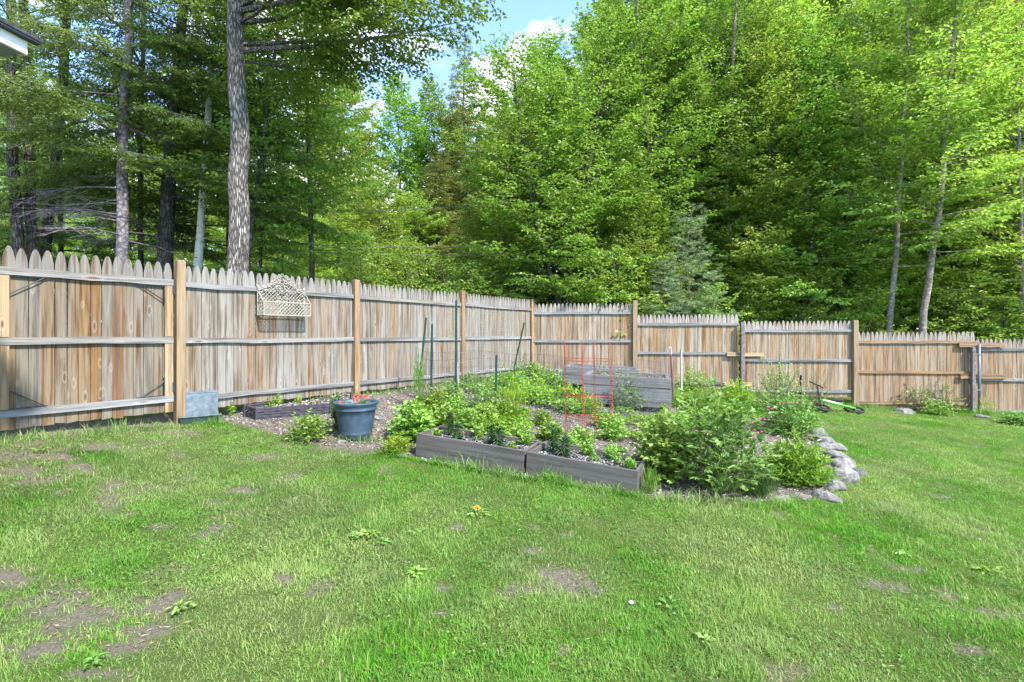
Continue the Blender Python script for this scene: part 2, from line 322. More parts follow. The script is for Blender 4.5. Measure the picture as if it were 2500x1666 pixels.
M['stem'] = plainmat('green_stem', (.16,.24,.06), .6, .2, 0, .25, 10)
M['twig'] = plainmat('brown_twig', (.16,.12,.09), .8, .1, 0, .25, 10)
def chipmat(name, stops):
    m, nt, b = mat(name, .9, .1); nt.links.new(ramp(nt, stops, attr(nt)), b.inputs['Base Color']); return m
M['chips'] = chipmat('mulch_chips', [(0,(0.059,0.046,0.038)),(.3,(0.168,0.139,0.118)),(.6,(0.286,0.252,0.223)),(.85,(0.420,0.391,0.353)),(1,(0.521,0.504,0.479))])
M['gravel'] = chipmat('pale_gravel', [(0,(0.017,0.015,0.014)),(.35,(0.050,0.046,0.042)),(.5,(0.202,0.185,0.168)),(.8,(0.353,0.336,0.328)),(1,(0.521,0.512,0.504))])
M['litter'] = chipmat('leaf_litter', [(0,(.22,.12,.06)),(.5,(.42,.31,.20)),(1,(.6,.55,.48))])
def soilmat(name, a, b_, sc=40):
    m, nt, b = mat(name, .95, .05); n = noise(nt, sc, 8, coords(nt), .75)
    nt.links.new(ramp(nt, [(.3, a), (.7, b_)], n), b.inputs['Base Color']); bump(nt, b, n, .8, .02); return m
M['soil'] = soilmat('planter_soil', (.03,.024,.02), (.13,.11,.095))
def groundmat():
    m, nt, b = mat('ground_surface', .95, .05); v = coords(nt); d = attr(nt, 'rnd')
    n = noise(nt, 60, 8, v, .75); n2 = noise(nt, 3.5, 4, v)
    soil = mix(nt, n2, ramp(nt, [(.3,(.085,.07,.053)),(.7,(.27,.235,.195))], n), ramp(nt, [(.3,(.07,.057,.043)),(.7,(.23,.20,.165))], n))
    thatch = ramp(nt, [(.25,(.035,.06,.012)),(.5,(.085,.12,.03)),(.75,(.2,.19,.09))], n)
    nt.links.new(mix(nt, d, thatch, soil), b.inputs['Base Color']); bump(nt, b, n, .9, .03); return m
M['ground'] = groundmat()

# ================================================================== garden outline, bare patches
gardenpx = [(440,1036),(540,1032),(640,1050),(720,1078),(800,1092),(900,1102),(1012,1116),(1040,1128),(1283,1168),(1558,1212),(1640,1222),(1780,1238),(1905,1222),
            (2010,1215),(2050,1190),(2085,1165),(2075,1130),(2035,1090),(1990,1055),(1965,1025),(1935,1000)]
garden = [tuple(gp(*p)[:2]) for p in gardenpx]+[(5.2,10.3),(4.4,11.0),(3.6,12.1),(3.0,12.6),(.49,12.9),(-1.2,11),(-4.4,6.4)]
grassy_in = [(3.0,8.6),(4.6,8.9),(5.2,10.3),(4.6,11.6),(3.0,11.9),(2.8,10.0)]
bare = [(85,1115,95,15),(191,1142,50,8),(140,1172,32,6),(250,1092,60,7),(510,1297,42,20),(391,1289,40,6),(42,1416,95,20),(190,1490,170,60),(276,1446,32,12),(425,1459,48,16),
        (297,1595,55,15),(489,1540,32,10),(90,1600,110,28),(330,1545,80,18),(1369,1418,85,26),(1261,1440,42,17),(1088,1443,22,8),(1080,1508,26,8),(1380,1595,20,8),(2040,1488,24,15),
        (2329,1463,44,8),(1764,1586,32,8),(1904,1255,30,8),(2371,1314,22,6),(640,1118,40,6),(860,1098,60,8),(1110,1290,25,7),(1300,1290,26,8),(2150,1430,40,8),(1380,1306,14,5),
        (540,1232,40,7),(610,1200,50,6),(1400,1400,40,8),(230,1650,70,14),(2180,1240,34,5),(2440,1500,50,10),(1290,1345,30,6),(2240,1395,36,7),(700,1420,30,6),(2380,1590,40,8)]
BW = []
for px, py, rx, ry in bare:
    c = gp(px, py); drop = CAMZ-c.z; BW.append((c.x, c.y, rx/F*c.y, max(.04, ry*c.y*c.y/(F*drop))))
def dirt(x, y):
    d = np.zeros(x.shape); w = (vnoise(x, y, .16, 11)-.5)*1.3+(vnoise(x, y, .05, 12)-.5)*1.1
    for cx, cy, a, b in BW:
        q = np.sqrt(((x-cx)/a)**2+((y-cy)/b)**2)+w; d = np.maximum(d, np.clip(1.35-q, 0, .93))
    left = np.clip((-x-1.1-.1*y)/1.5, 0, 1)*np.clip((6.3-y)/1.5, 0, 1)
    q = vnoise(x, y, .42, 13)*.55+vnoise(x, y, .13, 14)*.45
    d = np.maximum(d, left*np.clip((q-.60)*6, 0, .8)); d = np.maximum(d, np.clip((q-.76)*6, 0, .6))
    # worn strip of bare earth under the gate
    t = ((x+4.15)*.5885+(y-6.19)*.8085)+1.6; n_ = ((x+4.15)*.8085-(y-6.19)*.5885)
    d = np.maximum(d, np.clip(1.3-n_/.16+w*.6, 0, 1)*(n_ > -.5)*(t < 2.0)); return d
def spacing(a, b, fine0, fine1, h, hmax):
    xs = list(np.arange(fine0, fine1, h)); s = h; x = fine0
    while x > a: s = min(s*1.25, hmax); x -= s; xs.insert(0, x)
    s = h; x = xs[-1]
    while x < b: s = min(s*1.25, hmax); x += s; xs.append(x)
    return np.array(xs)
gx = spacing(-400, 400, -7, 12, .06, 60); gy = spacing(-200, 600, 1.2, 13.2, .06, 60)
XX, YY = np.meshgrid(gx, gy, indexing='ij'); ZZ = G(XX, YY)
DD = dirt(XX.ravel(), YY.ravel()); GI = inpoly(XX.ravel(), YY.ravel(), garden) & ~inpoly(XX.ravel(), YY.ravel(), grassy_in)
DD = np.where(GI, 1, DD); beyond = YY.ravel() > 13.5; DD = np.where(beyond, .7, DD)
na, nb_ = len(gx), len(gy); idx = np.arange(na*nb_).reshape(na, nb_)
fq = np.stack([idx[:-1,:-1], idx[1:,:-1], idx[1:,1:], idx[:-1,1:]], -1).reshape(-1, 4)
o = link('ground', mesh_np('ground', np.stack([XX.ravel(), YY.ravel(), ZZ.ravel()], 1), [fq], DD, True), M['ground']); tag(o, kind='structure')

# ================================================================== lawn
def on_lawn(x, y):
    t = (x+4.15)*.8085-(y-6.19)*.5885                        # garden side of the left fence
    r = (y-12.56)+.091*(x-.49)
    ok = (t > .02) & (r < -.05) & (~inpoly(x, y, garden) | inpoly(x, y, grassy_in)); return ok
def blades(n, x, y, hmin, hmax, wd, seed):
    g = np.random.default_rng(seed); m = len(x); z = G(x, y)
    ln = g.uniform(hmin, hmax, m)*(.55+.9*vnoise(x, y, .35, 21))*(.75+.5*vnoise(x, y, 1.3, 22)); ln *= (.6+.8*vnoise(x, y, .11, 29))*np.where(g.random(m) < .05, 1.6, 1)
    az = vnoise(x, y, .22, 23)*7+g.uniform(-2.6, 2.6, m); tilt = np.clip(g.normal(.82, .36, m), .05, 1.45)
    hx, hy = np.cos(az), np.sin(az); wa = az+math.pi/2+g.normal(0, .5, m); wx, wy = np.cos(wa)*wd/2, np.sin(wa)*wd/2
    b = np.stack([x, y, z-.004], 1); s = np.stack([wx, wy, np.zeros(m)], 1)*g.uniform(.6, 1.3, m)[:,None]
    mid = b+np.stack([hx*np.sin(tilt*.6), hy*np.sin(tilt*.6), np.cos(tilt*.6)], 1)*(ln*.55)[:,None]
    tip = mid+np.stack([hx*np.sin(tilt*1.35), hy*np.sin(tilt*1.35), np.cos(tilt*1.35)], 1)*(ln*.5)[:,None]
    V = np.stack([b-s, b+s, mid+s*.85, mid-s*.85, tip], 1).reshape(-1, 3); k = np.arange(m)[:,None]*5
    f = np.concatenate([k+np.array([[0,1,2]]), k+np.array([[0,2,3]]), k+np.array([[3,2,4]])])
    r = np.clip(g.normal(.42, .17, m)+(vnoise(x, y, .8, 24)-.5)*.35+(vnoise(x, y, 2.1, 27)-.5)*.3+(vnoise(x, y, .3, 28)-.5)*.3+(vnoise(x, y, .1, 34)-.5)*.25+dirt(x, y)*.15, 0, .86); r = np.where(g.random(m) < .025+.2*np.clip(dirt(x,y)*2,0,1)+.07*np.clip(x-1.2,0,1)*(y < 4), g.uniform(.9, 1, m), r)
    return V, f, np.repeat(r, 5)
VV, FF, RR, base = [], [], [], 0
gl = np.random.default_rng(5)
for (ya, yb, dens, h0, h1, wd) in ((1.5, 3.2, 17000, .022, .052, .0032), (3.2, 5., 11000, .02, .046, .0042), (5., 8., 7000, .018, .038, .0055), (8., 12.6, 3800, .016, .034, .008)):
    xa, xb = -1.15*yb-.3, 1.15*yb+.3; n = int((xb-xa)*(yb-ya)*dens)
    x = gl.uniform(xa, xb, n); y = gl.uniform(ya, yb, n)
    k = (np.abs(x) < 1.13*y+.25) & on_lawn(x, y); x, y = x[k], y[k]
    d = dirt(x, y); keep = gl.random(len(x)) > d*(.8+.5*vnoise(x, y, .07, 33)); x, y = x[keep], y[keep]
    q = vnoise(x, y, .09, 25)*.6+vnoise(x, y, .04, 26)*.4; keep = gl.random(len(x)) < .25+q*1.3; x, y = x[keep], y[keep]
    V, f, r = blades(0, x, y, h0, h1, wd, int(ya*10)); VV.append(V); FF.append(f+base); RR.append(r); base += len(V)
M['grass'] = leafmat('grass_blade', [(0,(.030,.125,.009)),(.4,(.08,.255,.016)),(.7,(.15,.35,.028)),(.87,(.24,.44,.055)),(.9,(.30,.27,.12)),(1,(.42,.37,.22))], .38, rough=.55, tint=(1.0,1.2,.4), patch=.9, spec=.12)
o = link('lawn_grass', mesh_np('lawn_grass', np.concatenate(VV), [np.concatenate(FF)], np.concatenate(RR)), M['grass'])
tag(o, 'short patchy green lawn grass in front of the fence', 'grass', kind='stuff')
# clover and small round weeds in the sward
def scatter_round(n, region, size, seed, patchn=.5, lift=.03):
    g = np.random.default_rng(seed); x = g.uniform(region[0], region[1], n); y = g.uniform(region[2], region[3], n)
    k = on_lawn(x, y) & (np.abs(x) < 1.13*y+.2); x, y = x[k], y[k]; k = (vnoise(x, y, .5, 31)*.6+vnoise(x, y, .17, 32)*.4+g.random(len(x))*.12) > patchn; x, y = x[k], y[k]
    return x, y
mb = MB(); x, y = scatter_round(110000, (-7, 8, 1.8, 9), .02, 41, .62)
n = len(x); P = np.stack([x, y, G(x, y)+rng.uniform(.012, .045, n)], 1); a = rng.uniform(0, 6.28, n)
leaves(mb, P, np.stack([np.cos(a), np.sin(a), rng.normal(0, .2, n)], 1), np.array([0,0,1.])+jit(n, .3), rng.uniform(.009, .02, n), rng.uniform(.009, .018, n), rng.uniform(0, 1, n), .1, .1)
o = mb.build('clover', M['clover']); tag(o, 'patches of small round clover leaves in the lawn', 'clover', kind='stuff')
# dead straw and leaf bits lying on the lawn and bare patches
mb = MB(); n = 60000; x = rng.uniform(-7, 9, n); y = rng.uniform(1.8, 10, n); k = on_lawn(x, y) & (np.abs(x) < 1.2*y) & (rng.random(n) < .04+dirt(x, y)*1.1); x, y = x[k], y[k]; n = len(x)
P = np.stack([x, y, G(x, y)+rng.uniform(.003, .025, n)], 1); a = rng.uniform(0, 6.28, n)
leaves(mb, P, np.stack([np.cos(a), np.sin(a), rng.normal(0, .15, n)], 1), np.array([0,0,1.])+jit(n, .3), rng.uniform(.02, .07, n), rng.uniform(.002, .005, n), rng.random(n), 0, .1, True)
o = mb.build('dry_thatch', M['straw']); tag(o, 'dry straw coloured grass bits on the bare earth patches', 'dead grass', kind='stuff')

# ================================================================== mulch
def chips(n, poly, seed, size=(.012, .035), matn='chips', name='mulch', lift=.004, avoid=None, dens=None):
    g = np.random.default_rng(seed); P = np.array(poly); lo, hi = P.min(0), P.max(0)
    x = g.uniform(lo[0], hi[0], n); y = g.uniform(lo[1], hi[1], n); k = inpoly(x, y, poly)
    if avoid is not None: k &= ~inpoly(x, y, avoid)
    x, y = x[k], y[k]; n = len(x); a = g.uniform(0, 6.28, n); mbx = MB(); s = g.uniform(*size, n)
    leaves(mbx, np.stack([x, y, G(x, y)+g.uniform(.001, .014, n)], 1), np.stack([np.cos(a), np.sin(a), g.normal(0, .25, n)], 1), np.array([0,0,1.])+g.normal(0, .35, (n,3)), s, s*g.uniform(.3, .7, n), g.random(n), .1, .05)
    return mbx.build(name, M[matn])
tag(chips(120000, garden, 51, avoid=grassy_in), 'brown and grey wood chip mulch covering the garden bed', 'mulch', kind='stuff')

# ================================================================== fences
LA, LD = np.array((-4.15, 6.19)), np.array((.5885, .8085)); RA, RD = np.array((.487, 12.56)), np.array((.9959, -.0907))
lp = lambda s, off=0: LA+LD*s+np.array((LD[1], -LD[0]))*off       # off = metres towards the garden
rp_ = lambda s, off=0: RA+RD*s+np.array((RD[1], -RD[0]))*off
LANG, RANG = math.atan2(LD[1], LD[0]), math.atan2(RD[1], RD[0])
def boards(w, seed, hgt=1.83, pitch=.0985, bias=0., gaps=.003):
    g = np.random.default_rng(seed); mb = MB(); n = max(1, round(w/pitch)); st = w/n
    for i in range(n):
        x = (i+.5)*st; hw = st/2-gaps/2-g.uniform(0, .0016); h = hgt+g.normal(0, .006); y = g.uniform(0, .006); tl = g.normal(0, .0015)
        pr = [(-hw,g.normal(0,.008)),(hw,g.normal(0,.008)),(hw,h-.165),(hw*.93,h-.12),(hw*.72,h-.065),(hw*.42,h-.018),(hw*.16,h),(-hw*.16,h),(-hw*.42,h-.018),(-hw*.72,h-.065),(-hw*.93,h-.12),(-hw,h-.165)]
        m = len(pr); V = [(x+a+tl*b, y, b) for a, b in pr]+[(x+a+tl*b, y+.017, b) for a, b in pr]
        V = np.array(V); r = np.clip(g.beta(1.1, 1.5)+bias, 0, 1)
        mb.add(V, [np.arange(m)[None], (np.arange(m)[::-1]+m)[None], np.array([[k, k+m, (k+1) % m+m, (k+1) % m] for k in range(m)])], r)
    return mb
def rail(w, z, seed, x0=0., t=.038, h=.064, off=0.):
    g = np.random.default_rng(seed); mb = MB(); nseg = 6; xs = np.linspace(x0, x0+w, nseg+1); dz = g.normal(0, .004, nseg+1)
    V = []
    for x, d in zip(xs, dz): V += [(x, -t-off, z-h/2+d), (x, -off-.001, z-h/2+d), (x, -off-.001, z+h/2+d), (x, -t-off, z+h/2+d)]
    F_ = [[0,1,2,3], [nseg*4+3, nseg*4+2, nseg*4+1, nseg*4]]
    for i in range(nseg):
        b = i*4
        for k in range(4): F_.append([b+k, b+4+k, b+4+(k+1) % 4, b+(k+1) % 4])
    mb.add(V, [np.array(F_)], g.random()); return mb
def panel(root, p0, p1, ang, ztip, bm, rm, seed, bias=0., rails=(1.585, .875, .145), railz=None):
    w = float(np.hypot(*(p1-p0))); o = boards(w, seed, bias=bias).build('fence_panel', M[bm], root, local=True)
    o.location = Vector((p0[0], p0[1], ztip-1.83))-root.location; o.rotation_euler = (0, 0, ang)
    for k, z in enumerate(rails): rail(w, z, seed*7+k).build('rail', M[rm], o, local=True)
    return o
def post(root, p, ang, z0, z1, m='post', w=.1, r=.5, name='fence_post'):
    mb = MB(); h = z1-z0; c = .006; q = w/2
    ring = lambda s, z: [(-q+c+s,-q+s,z),(q-c-s,-q+s,z),(q-s,-q+c+s,z),(q-s,q-c-s,z),(q-c-s,q-s,z),(-q+c+s,q-s,z),(-q+s,q-c-s,z),(-q+s,-q+c+s,z)]
    V = ring(0, 0)+ring(0, h-.008)+ring(.008, h); F4 = [[i+8*l, (i+1) % 8+8*l, (i+1) % 8+8*l+8, i+8*l+8] for l in (0, 1) for i in range(8)]
    mb.add(V, [np.array(F4), np.array([[16+i for i in range(8)]])], r); o = mb.build(name, M[m], root, local=True)
    o.location = Vector((p[0], p[1], z0))-root.location; o.rotation_euler = (0, 0, ang); return o
ZT = 2.575
fl = thing('picket_fence', 'tall weathered grey picket fence running from the gate back to the far corner', 'fence', (LA[0], LA[1], .6))
for i, (a, b, bs) in enumerate(((.055, 2.545, .02), (2.655, 5.195, -.12), (5.305, 7.83, -.1))):
    panel(fl, lp(a), lp(b), LANG, ZT+(0, -.005, .0)[i], 'board_left', 'rail', 101+i, bs)
for s_, r, zt in ((0, .2, 2.62), (2.6, .5, 2.61), (5.25, .9, 2.62), (7.885, .6, 2.585)):
    p = lp(s_, .02); post(fl, p, LANG+(0 if s_ < 7 else -.3), g1(*p)-.1, zt, r=r, w=.102)
fr = thing('picket_fence', 'tan picket fence stepping down to the right along the back of the yard', 'fence', (RA[0], RA[1], .6))
for a, b, zt, bm, rm, bs in ((.055, 2.515, 2.485, 'board_right', 'rail', -.05), (2.625, 5.06, 2.195, 'board_right', 'rail', -.05), (5.15, 7.66, 2.03, 'board_right', 'rail', -.02),
        (7.78, 10.385, 1.765, 'board_far', 'rail_tan', .05), (10.40, 12.9, 1.60, 'board_far', 'rail', .05), (12.98, 15.4, 1.42, 'board_far', 'rail', 0.)):
    panel(fr, rp_(a), rp_(b), RANG, zt, bm, rm, int(a*31)+9, bs)
for s_, r, zt in ((2.57, .2, 2.54), (7.72, .0, 2.035), (12.94, .4, 1.66)):
    p = rp_(s_, .03); post(fr, p, RANG, g1(*p)-.1, zt, r=r, w=.112)
p = rp_(5.10, .13); post(fr, p, RANG, g1(*p)-.1, 2.0, 'greypost', .085)
p = rp_(10.27, .10); post(fr, p, RANG, g1(*p)-.1, 1.40, 'greypost', .08)
mb = MB(); p = rp_(10.38, .13); mb.tube([(p[0], p[1], g1(*p)-.1), (p[0], p[1], 1.47)], .028, 12); pp = mb.build('steel_pipe', M['pipe'], fr, True)
for z in (.42, 1.24):
    mb = MB(); mb.tube([(p[0], p[1], z-.02), (p[0], p[1], z+.02)], .036, 12); mb.bar((p[0]-.06, p[1]-.02, z), (p[0], p[1]-.03, z), .012, .03); mb.build('clamp', M['metal'], pp)
def splice(s0, s1, z, m='new_rail', h=.085, off=.05, nm='splice_board'):
    o = rail(s1-s0, 0, int(s0*10), h=h, t=.04).build(nm, M[m], fr, local=True); p = rp_(s0, off); o.location = Vector((p[0], p[1], z))-fr.location; o.rotation_euler = (0, 0, RANG)
splice(4.76, 5.62, 1.22, off=.042); splice(4.74, 5.35, .50, off=.042)
splice(9.99, 10.98, 1.455, 'rail_tan', .10, .045); splice(10.02, 10.99, .72, 'rail_tan', .10, .045)
# gate
gt = thing('gate', 'wooden picket gate with black corner braces at the left end of the fence', 'gate', (*lp(-1.66), .7))
o = panel(gt, lp(-1.66), lp(-.075), LANG, ZT+.005, 'board_gate', 'rail', 77, .05, ())
for k, z in enumerate((1.585, .885, .16)):
    rail(1.585, z, 50+k, t=.04, h=.075, off=.0).build('rail', M['rail'], o, local=True)
for x0 in (.0, 1.495):
    for z0, z1 in ((.0, .12), (.20, .845), (.925, 1.545)):
        mb = MB(); mb.box((x0+(.045 if x0 > 1 else .075), -.018, (z0+z1)/2), (.085 if x0 > 1 else .15, .03, z1-z0), r=rng.random()); mb.build('stile', M['stile'], o, local=True)
for sx, x0 in ((1, .155), (-1, 1.49)):
    for sz, z0 in ((-1, 1.54), (1, .205)):
        mb = MB(); mb.tube([(x0, -.03, z0+sz*.18), (x0+sx*.26, -.03, z0)], .006, 6); mb.box((x0, -.012, z0+sz*.11), (.006, .022, .22)); mb.box((x0+sx*.14, -.022, z0+sz*.003), (.28, .022, .005))
        mb.build('corner_brace', M['dkmetal'], o, local=True)
for z in (.30, 1.50): mb = MB(); mb.box((1.59, -.03, z), (.03, .02, .12)); mb.build('hinge', M['dkmetal'], o, local=True)
fs = thing('picket_fence', 'fence post and picket stub between the gate and the house', 'fence', (*lp(-1.8), .6))
post(fs, lp(-1.74, .02), LANG, .5, 2.62, r=.4); panel(fs, lp(-2.9), lp(-1.8), LANG, ZT, 'board_left', 'rail', 91, 0)

# ================================================================== things by the fence
# white wire basket on the fence
bk = thing('wall_planter', 'ornate cream wire wall basket with scrollwork hung on the picket fence', 'wall basket', (*lp(.95, .045), 1.97))
def bl(x, y, z): q = lp(.95+x, .05+y); return (q[0], q[1], 1.97+z)
W_, top = .70, lambda x: .335+.245*math.cos((x/.70-.5)*math.pi*1.0)**1.6 if 0 < x < .70 else .335
mb = MB()
for sgn in (-1, 1):
    for k in range(-14, 24):
        pts = []
        for t in np.linspace(0, 1, 30):
            x = (k*.052 if sgn > 0 else .70-k*.052)+sgn*t*.6; z = t*.6
            if 0 <= x <= .70 and .0 <= z <= top(x)-.03: pts.append(bl(x, 0, z))
        if len(pts) > 1: mb.tube([pts[0], pts[-1]], .0042, 4)
xs = np.linspace(0, .70, 30); mb.tube([bl(x, 0, top(x)-.03) for x in xs], .007, 5); mb.tube([bl(0,0,0), bl(.7,0,0)], .007, 5)
for x in (0, .7): mb.tube([bl(x,0,0), bl(x,0,.40)], .008, 6); mb.lathe([(0,-.02),(.016,-.012),(.018,0),(.012,.014),(0,.02)], bl(x,0,.41), 10)
mb.build('back_lattice', M['cream'], bk)
mb = MB()
def spiral(c, r0, turns, a0, sg=1, y=.012, tr=.0075):
    pts = [bl(c[0]+r0*(1-t)*math.cos(a0+sg*t*turns*6.28), y, c[1]+r0*(1-t)*math.sin(a0+sg*t*turns*6.28)) for t in np.linspace(0, .88, 22)]; mb.tube(pts, tr, 5)
for s_ in (-1, 1):
    spiral((.35+s_*.055, .50), .052, 1.4, 1.57, -s_); spiral((.35+s_*.05, .40), .045, 1.4, -1.57, s_); spiral((.35+s_*.14, .47), .042, 1.3, 0, s_); spiral((.35+s_*.10, .55), .03, 1.2, 2, s_)
    spiral((.35+s_*.05, .27), .042, 1.4, 1.57, -s_); spiral((.35+s_*.05, .19), .04, 1.4, -1.57, s_); spiral((.35+s_*.25, .38), .045, 1.4, 1.57, -s_); spiral((.35+s_*.31, .31), .04, 1.3, 0, s_)
    spiral((.35+s_*.20, .43), .035, 1.3, 1, s_); spiral((.35+s_*.33, .37), .03, 1.2, 2, -s_); spiral((.35+s_*.26, .21), .04, 1.3, -1.2, s_); spiral((.35+s_*.31, .16), .03, 1.3, 2, -s_)
for c in ((.35,.585),(.35,.45),(.35,.33),(.35,.22),(.30,.565),(.40,.565),(.27,.51),(.43,.51),(.16,.43),(.54,.43),(.06,.38),(.64,.38),(.09,.21),(.61,.21)):
    for k in range(6):
        a = k*1.047; q = bl(c[0]+.018*math.cos(a), .014, c[1]+.018*math.sin(a)); mb.lathe([(0,-.010),(.011,0),(0,.010)], q, 6)
mb.tube([bl(.03, .012, .36), bl(.16, .012, .43), bl(.35, .012, .52), bl(.54, .012, .43), bl(.67, .012, .36)], .006, 5); mb.build('scrollwork', M['cream'], bk)
mb = MB()
for sgn in (-1, 1):
    for k in range(-4, 16):
        x0 = k*.054; pts = []
        for t in np.linspace(0, 1, 22):
            x = x0+sgn*t*.18+(0 if sgn > 0 else .0); z = t*.18
            if 0 <= x <= .70: pts.append(bl(x, .17, z))
        if len(pts) > 1: mb.tube([pts[0], pts[-1]], .0042, 4)
mb.tube([bl(-.005,.17,.185), bl(.705,.17,.185)], .0085, 6); mb.tube([bl(0,.17,0), bl(.7,.17,0)], .008, 6); mb.tube([bl(0,.17,.095), bl(.7,.17,.095)], .003, 4)
mb.build('front_lattice', M['cream'], bk)
for x in (0, .70):
    mb = MB(); mb.tube([bl(x,0,0), bl(x,.17,0)], .007, 5); mb.tube([bl(x,0,.185), bl(x,.17,.185)], .007, 5); mb.tube([bl(x,.17,0), bl(x,.17,.195)], .008, 5)
    for k in range(4):
        y0, y1 = k*.0425, k*.0425+.0425; mb.tube([bl(x,y0,0), bl(x,y1,.185)], .004, 4); mb.tube([bl(x,y1,0), bl(x,y0,.185)], .004, 4)
    mb.tube([bl(x,0,.33), bl(x,.07,.30), bl(x,.11,.24), bl(x,.15,.20)], .006, 5); mb.build('side_frame', M['cream'], bk)
mb = MB()
for k in range(8): mb.tube([bl(0,k*.024,-.004), bl(.7,k*.024,-.004)], .0035, 4)
mb.build('base_rack', M['cream'], bk)

# galvanised trough leaning at the first post
tr = thing('metal_trough', 'blue grey galvanised metal trough standing against the fence beside the first post', 'trough', (*lp(.28, .12), .58))
c0 = gp(488, 1033); tr.location = c0; ax = Vector((.80, .60, 0)).normalized(); ay = Vector((ax.y, -ax.x, 0)); az_ = Vector((0, 0, 1))
def tl(x, y, z): return tuple(c0+ax*x+ay*y+az_*z)
AX = (tuple(ax), tuple(ay), (0, 0, 1))
mb = MB(); mb.box(tl(0, -.045, .20), (.40, .07, .37), AX, taper=1.0); mb.bar(tl(-.205,-.01,.385), tl(.205,-.01,.385), .012, .012); mb.bar(tl(-.205,-.085,.385), tl(.205,-.085,.385), .012, .012); mb.build('hopper', M['metal'], tr)
mb = MB(); V = [tl(-.20,-.01,.012), tl(.20,-.01,.012), tl(.20,.045,.012), tl(-.20,.045,.012), tl(-.22,-.012,.10), tl(.22,-.012,.10), tl(.22,.10,.10), tl(-.22,.10,.10)]
mb.add(V, [np.array([(3,2,1,0),(0,1,5,4),(1,2,6,5),(2,3,7,6),(3,0,4,7)])])
q = .006; V2 = [tl(-.20+q,-.01+q,.014), tl(.20-q,-.01+q,.014), tl(.20-q,.045-q,.014), tl(-.20+q,.045-q,.014), tl(-.22+q,-.012+q,.10), tl(.22-q,-.012+q,.10), tl(.22-q,.10-q,.10), tl(-.22+q,.10-q,.10)]
mb.add(V2, [np.array([(0,1,2,3),(4,5,1,0),(5,6,2,1),(6,7,3,2),(7,4,0,3)])])
for a, b in (((-.225,.102,.102),(.225,.102,.102)), ((-.222,-.01,.102),(-.222,.10,.102)), ((.222,-.01,.102),(.222,.10,.102))): mb.bar(tl(*a), tl(*b), .012, .012)
mb.build('tray', M['metal'], tr)

# dark woven edging round a little bed
ep = [gp(600, 1018), gp(626, 1026), gp(716, 1019), gp(806, 1012), gp(860, 1003)]
b0, b1 = lp(1.0, .12), lp(2.45, .12); loop = [Vector((b0[0], b0[1], 0)), *ep, Vector((b1[0], b1[1], 0))]
we = thing('garden_edging', 'dark woven plastic edging around the small bed under the fence basket', 'edging', loop[2])
for i in range(len(loop)-1):
    a, b = loop[i].copy(), loop[i+1].copy(); a.z, b.z = g1(a.x, a.y)-.02, g1(b.x, b.y)-.02; n = max(3, int((b-a).length/.045)); mb = MB(); t = (b-a).normalized(); nn = Vector((t.y, -t.x, 0))
    for row in range(4):
        zc = .025+row*.038
        for k in range(n):
            pa = a.lerp(b, k/n); pb = a.lerp(b, (k+1)/n); pm = (pa+pb)/2; o1 = .012 if (k//2+row) % 2 else .002
            bend = .006*(1 if k % 2 else 0); mb.bar(pa+nn*o1+Vector((0,0,zc+bend*.4)), pb+nn*o1+Vector((0,0,zc-bend*.4)), .012, .027, (k % 5)/5)
    mb.bar(a+Vector((0,0,.085)), b+Vector((0,0,.085)), .008, .165, .5); mb.bar(a+Vector((0,0,.165)), b+Vector((0,0,.165)), .03, .018, .5)
    mb.build('edging_panel', M['wicker'], we)
    mb = MB(); mb.lathe([(0,.20),(.012,.195),(.018,.18),(.02,.17),(.02,-.02)], a+Vector((nn.x*.01, nn.y*.01, 0)), 10); mb.build('edging_stake', M['wicker'], we)
# soil heaped inside the edging
lp2 = [(v.x, v.y) for v in loop]; xs_ = np.linspace(-4.2, -1.9, 60); ys_ = np.linspace(5.6, 8.6, 70); X2, Y2 = np.meshgrid(xs_, ys_, indexing='ij'); Z2 = G(X2, Y2)+.085+(vnoise(X2.ravel(), Y2.ravel(), .12, 61).reshape(X2.shape)-.5)*.05
ii = np.arange(X2.size).reshape(X2.shape); qd = np.stack([ii[:-1,:-1], ii[1:,:-1], ii[1:,1:], ii[:-1,1:]], -1).reshape(-1, 4); cxm = X2.ravel()[qd].mean(1); cym = Y2.ravel()[qd].mean(1); qd = qd[inpoly(cxm, cym, lp2)]
us, inv = np.unique(qd, return_inverse=True); Vg = np.stack([X2.ravel(), Y2.ravel(), Z2.ravel()], 1)[us]
so_ = link('bed_soil', mesh_np('bed_soil', Vg-np.array(we.location), [inv.reshape(-1, 4)], None, True), M['soil'], we)
def pebbles(n, poly, zf, size, matn, seed, parent, name='gravel'):
    g = np.random.default_rng(seed); P = np.array(poly); x = g.uniform(P[:,0].min(), P[:,0].max(), n); y = g.uniform(P[:,1].min(), P[:,1].max(), n); k = inpoly(x, y, poly); x, y = x[k], y[k]; n = len(x)
    a = g.uniform(0, 6.28, n); s = g.uniform(*size, n); m_ = MB(); r = g.random(n)
    Pp = np.stack([x, y, zf(x, y)+g.uniform(0, .008, n)], 1); D = np.stack([np.cos(a), np.sin(a), g.normal(0, .3, n)], 1); N = np.array([0,0,1.])+g.normal(0, .4, (n, 3))
    leaves(m_, Pp, D, N, s, s*g.uniform(.55, .9, n), r, .25, .15); o = m_.build(name, M[matn], parent); tag(o, kind='stuff'); return o
pebbles(9000, lp2, lambda x, y: G(x, y)+.088, (.012, .035), 'chips', 62, we)

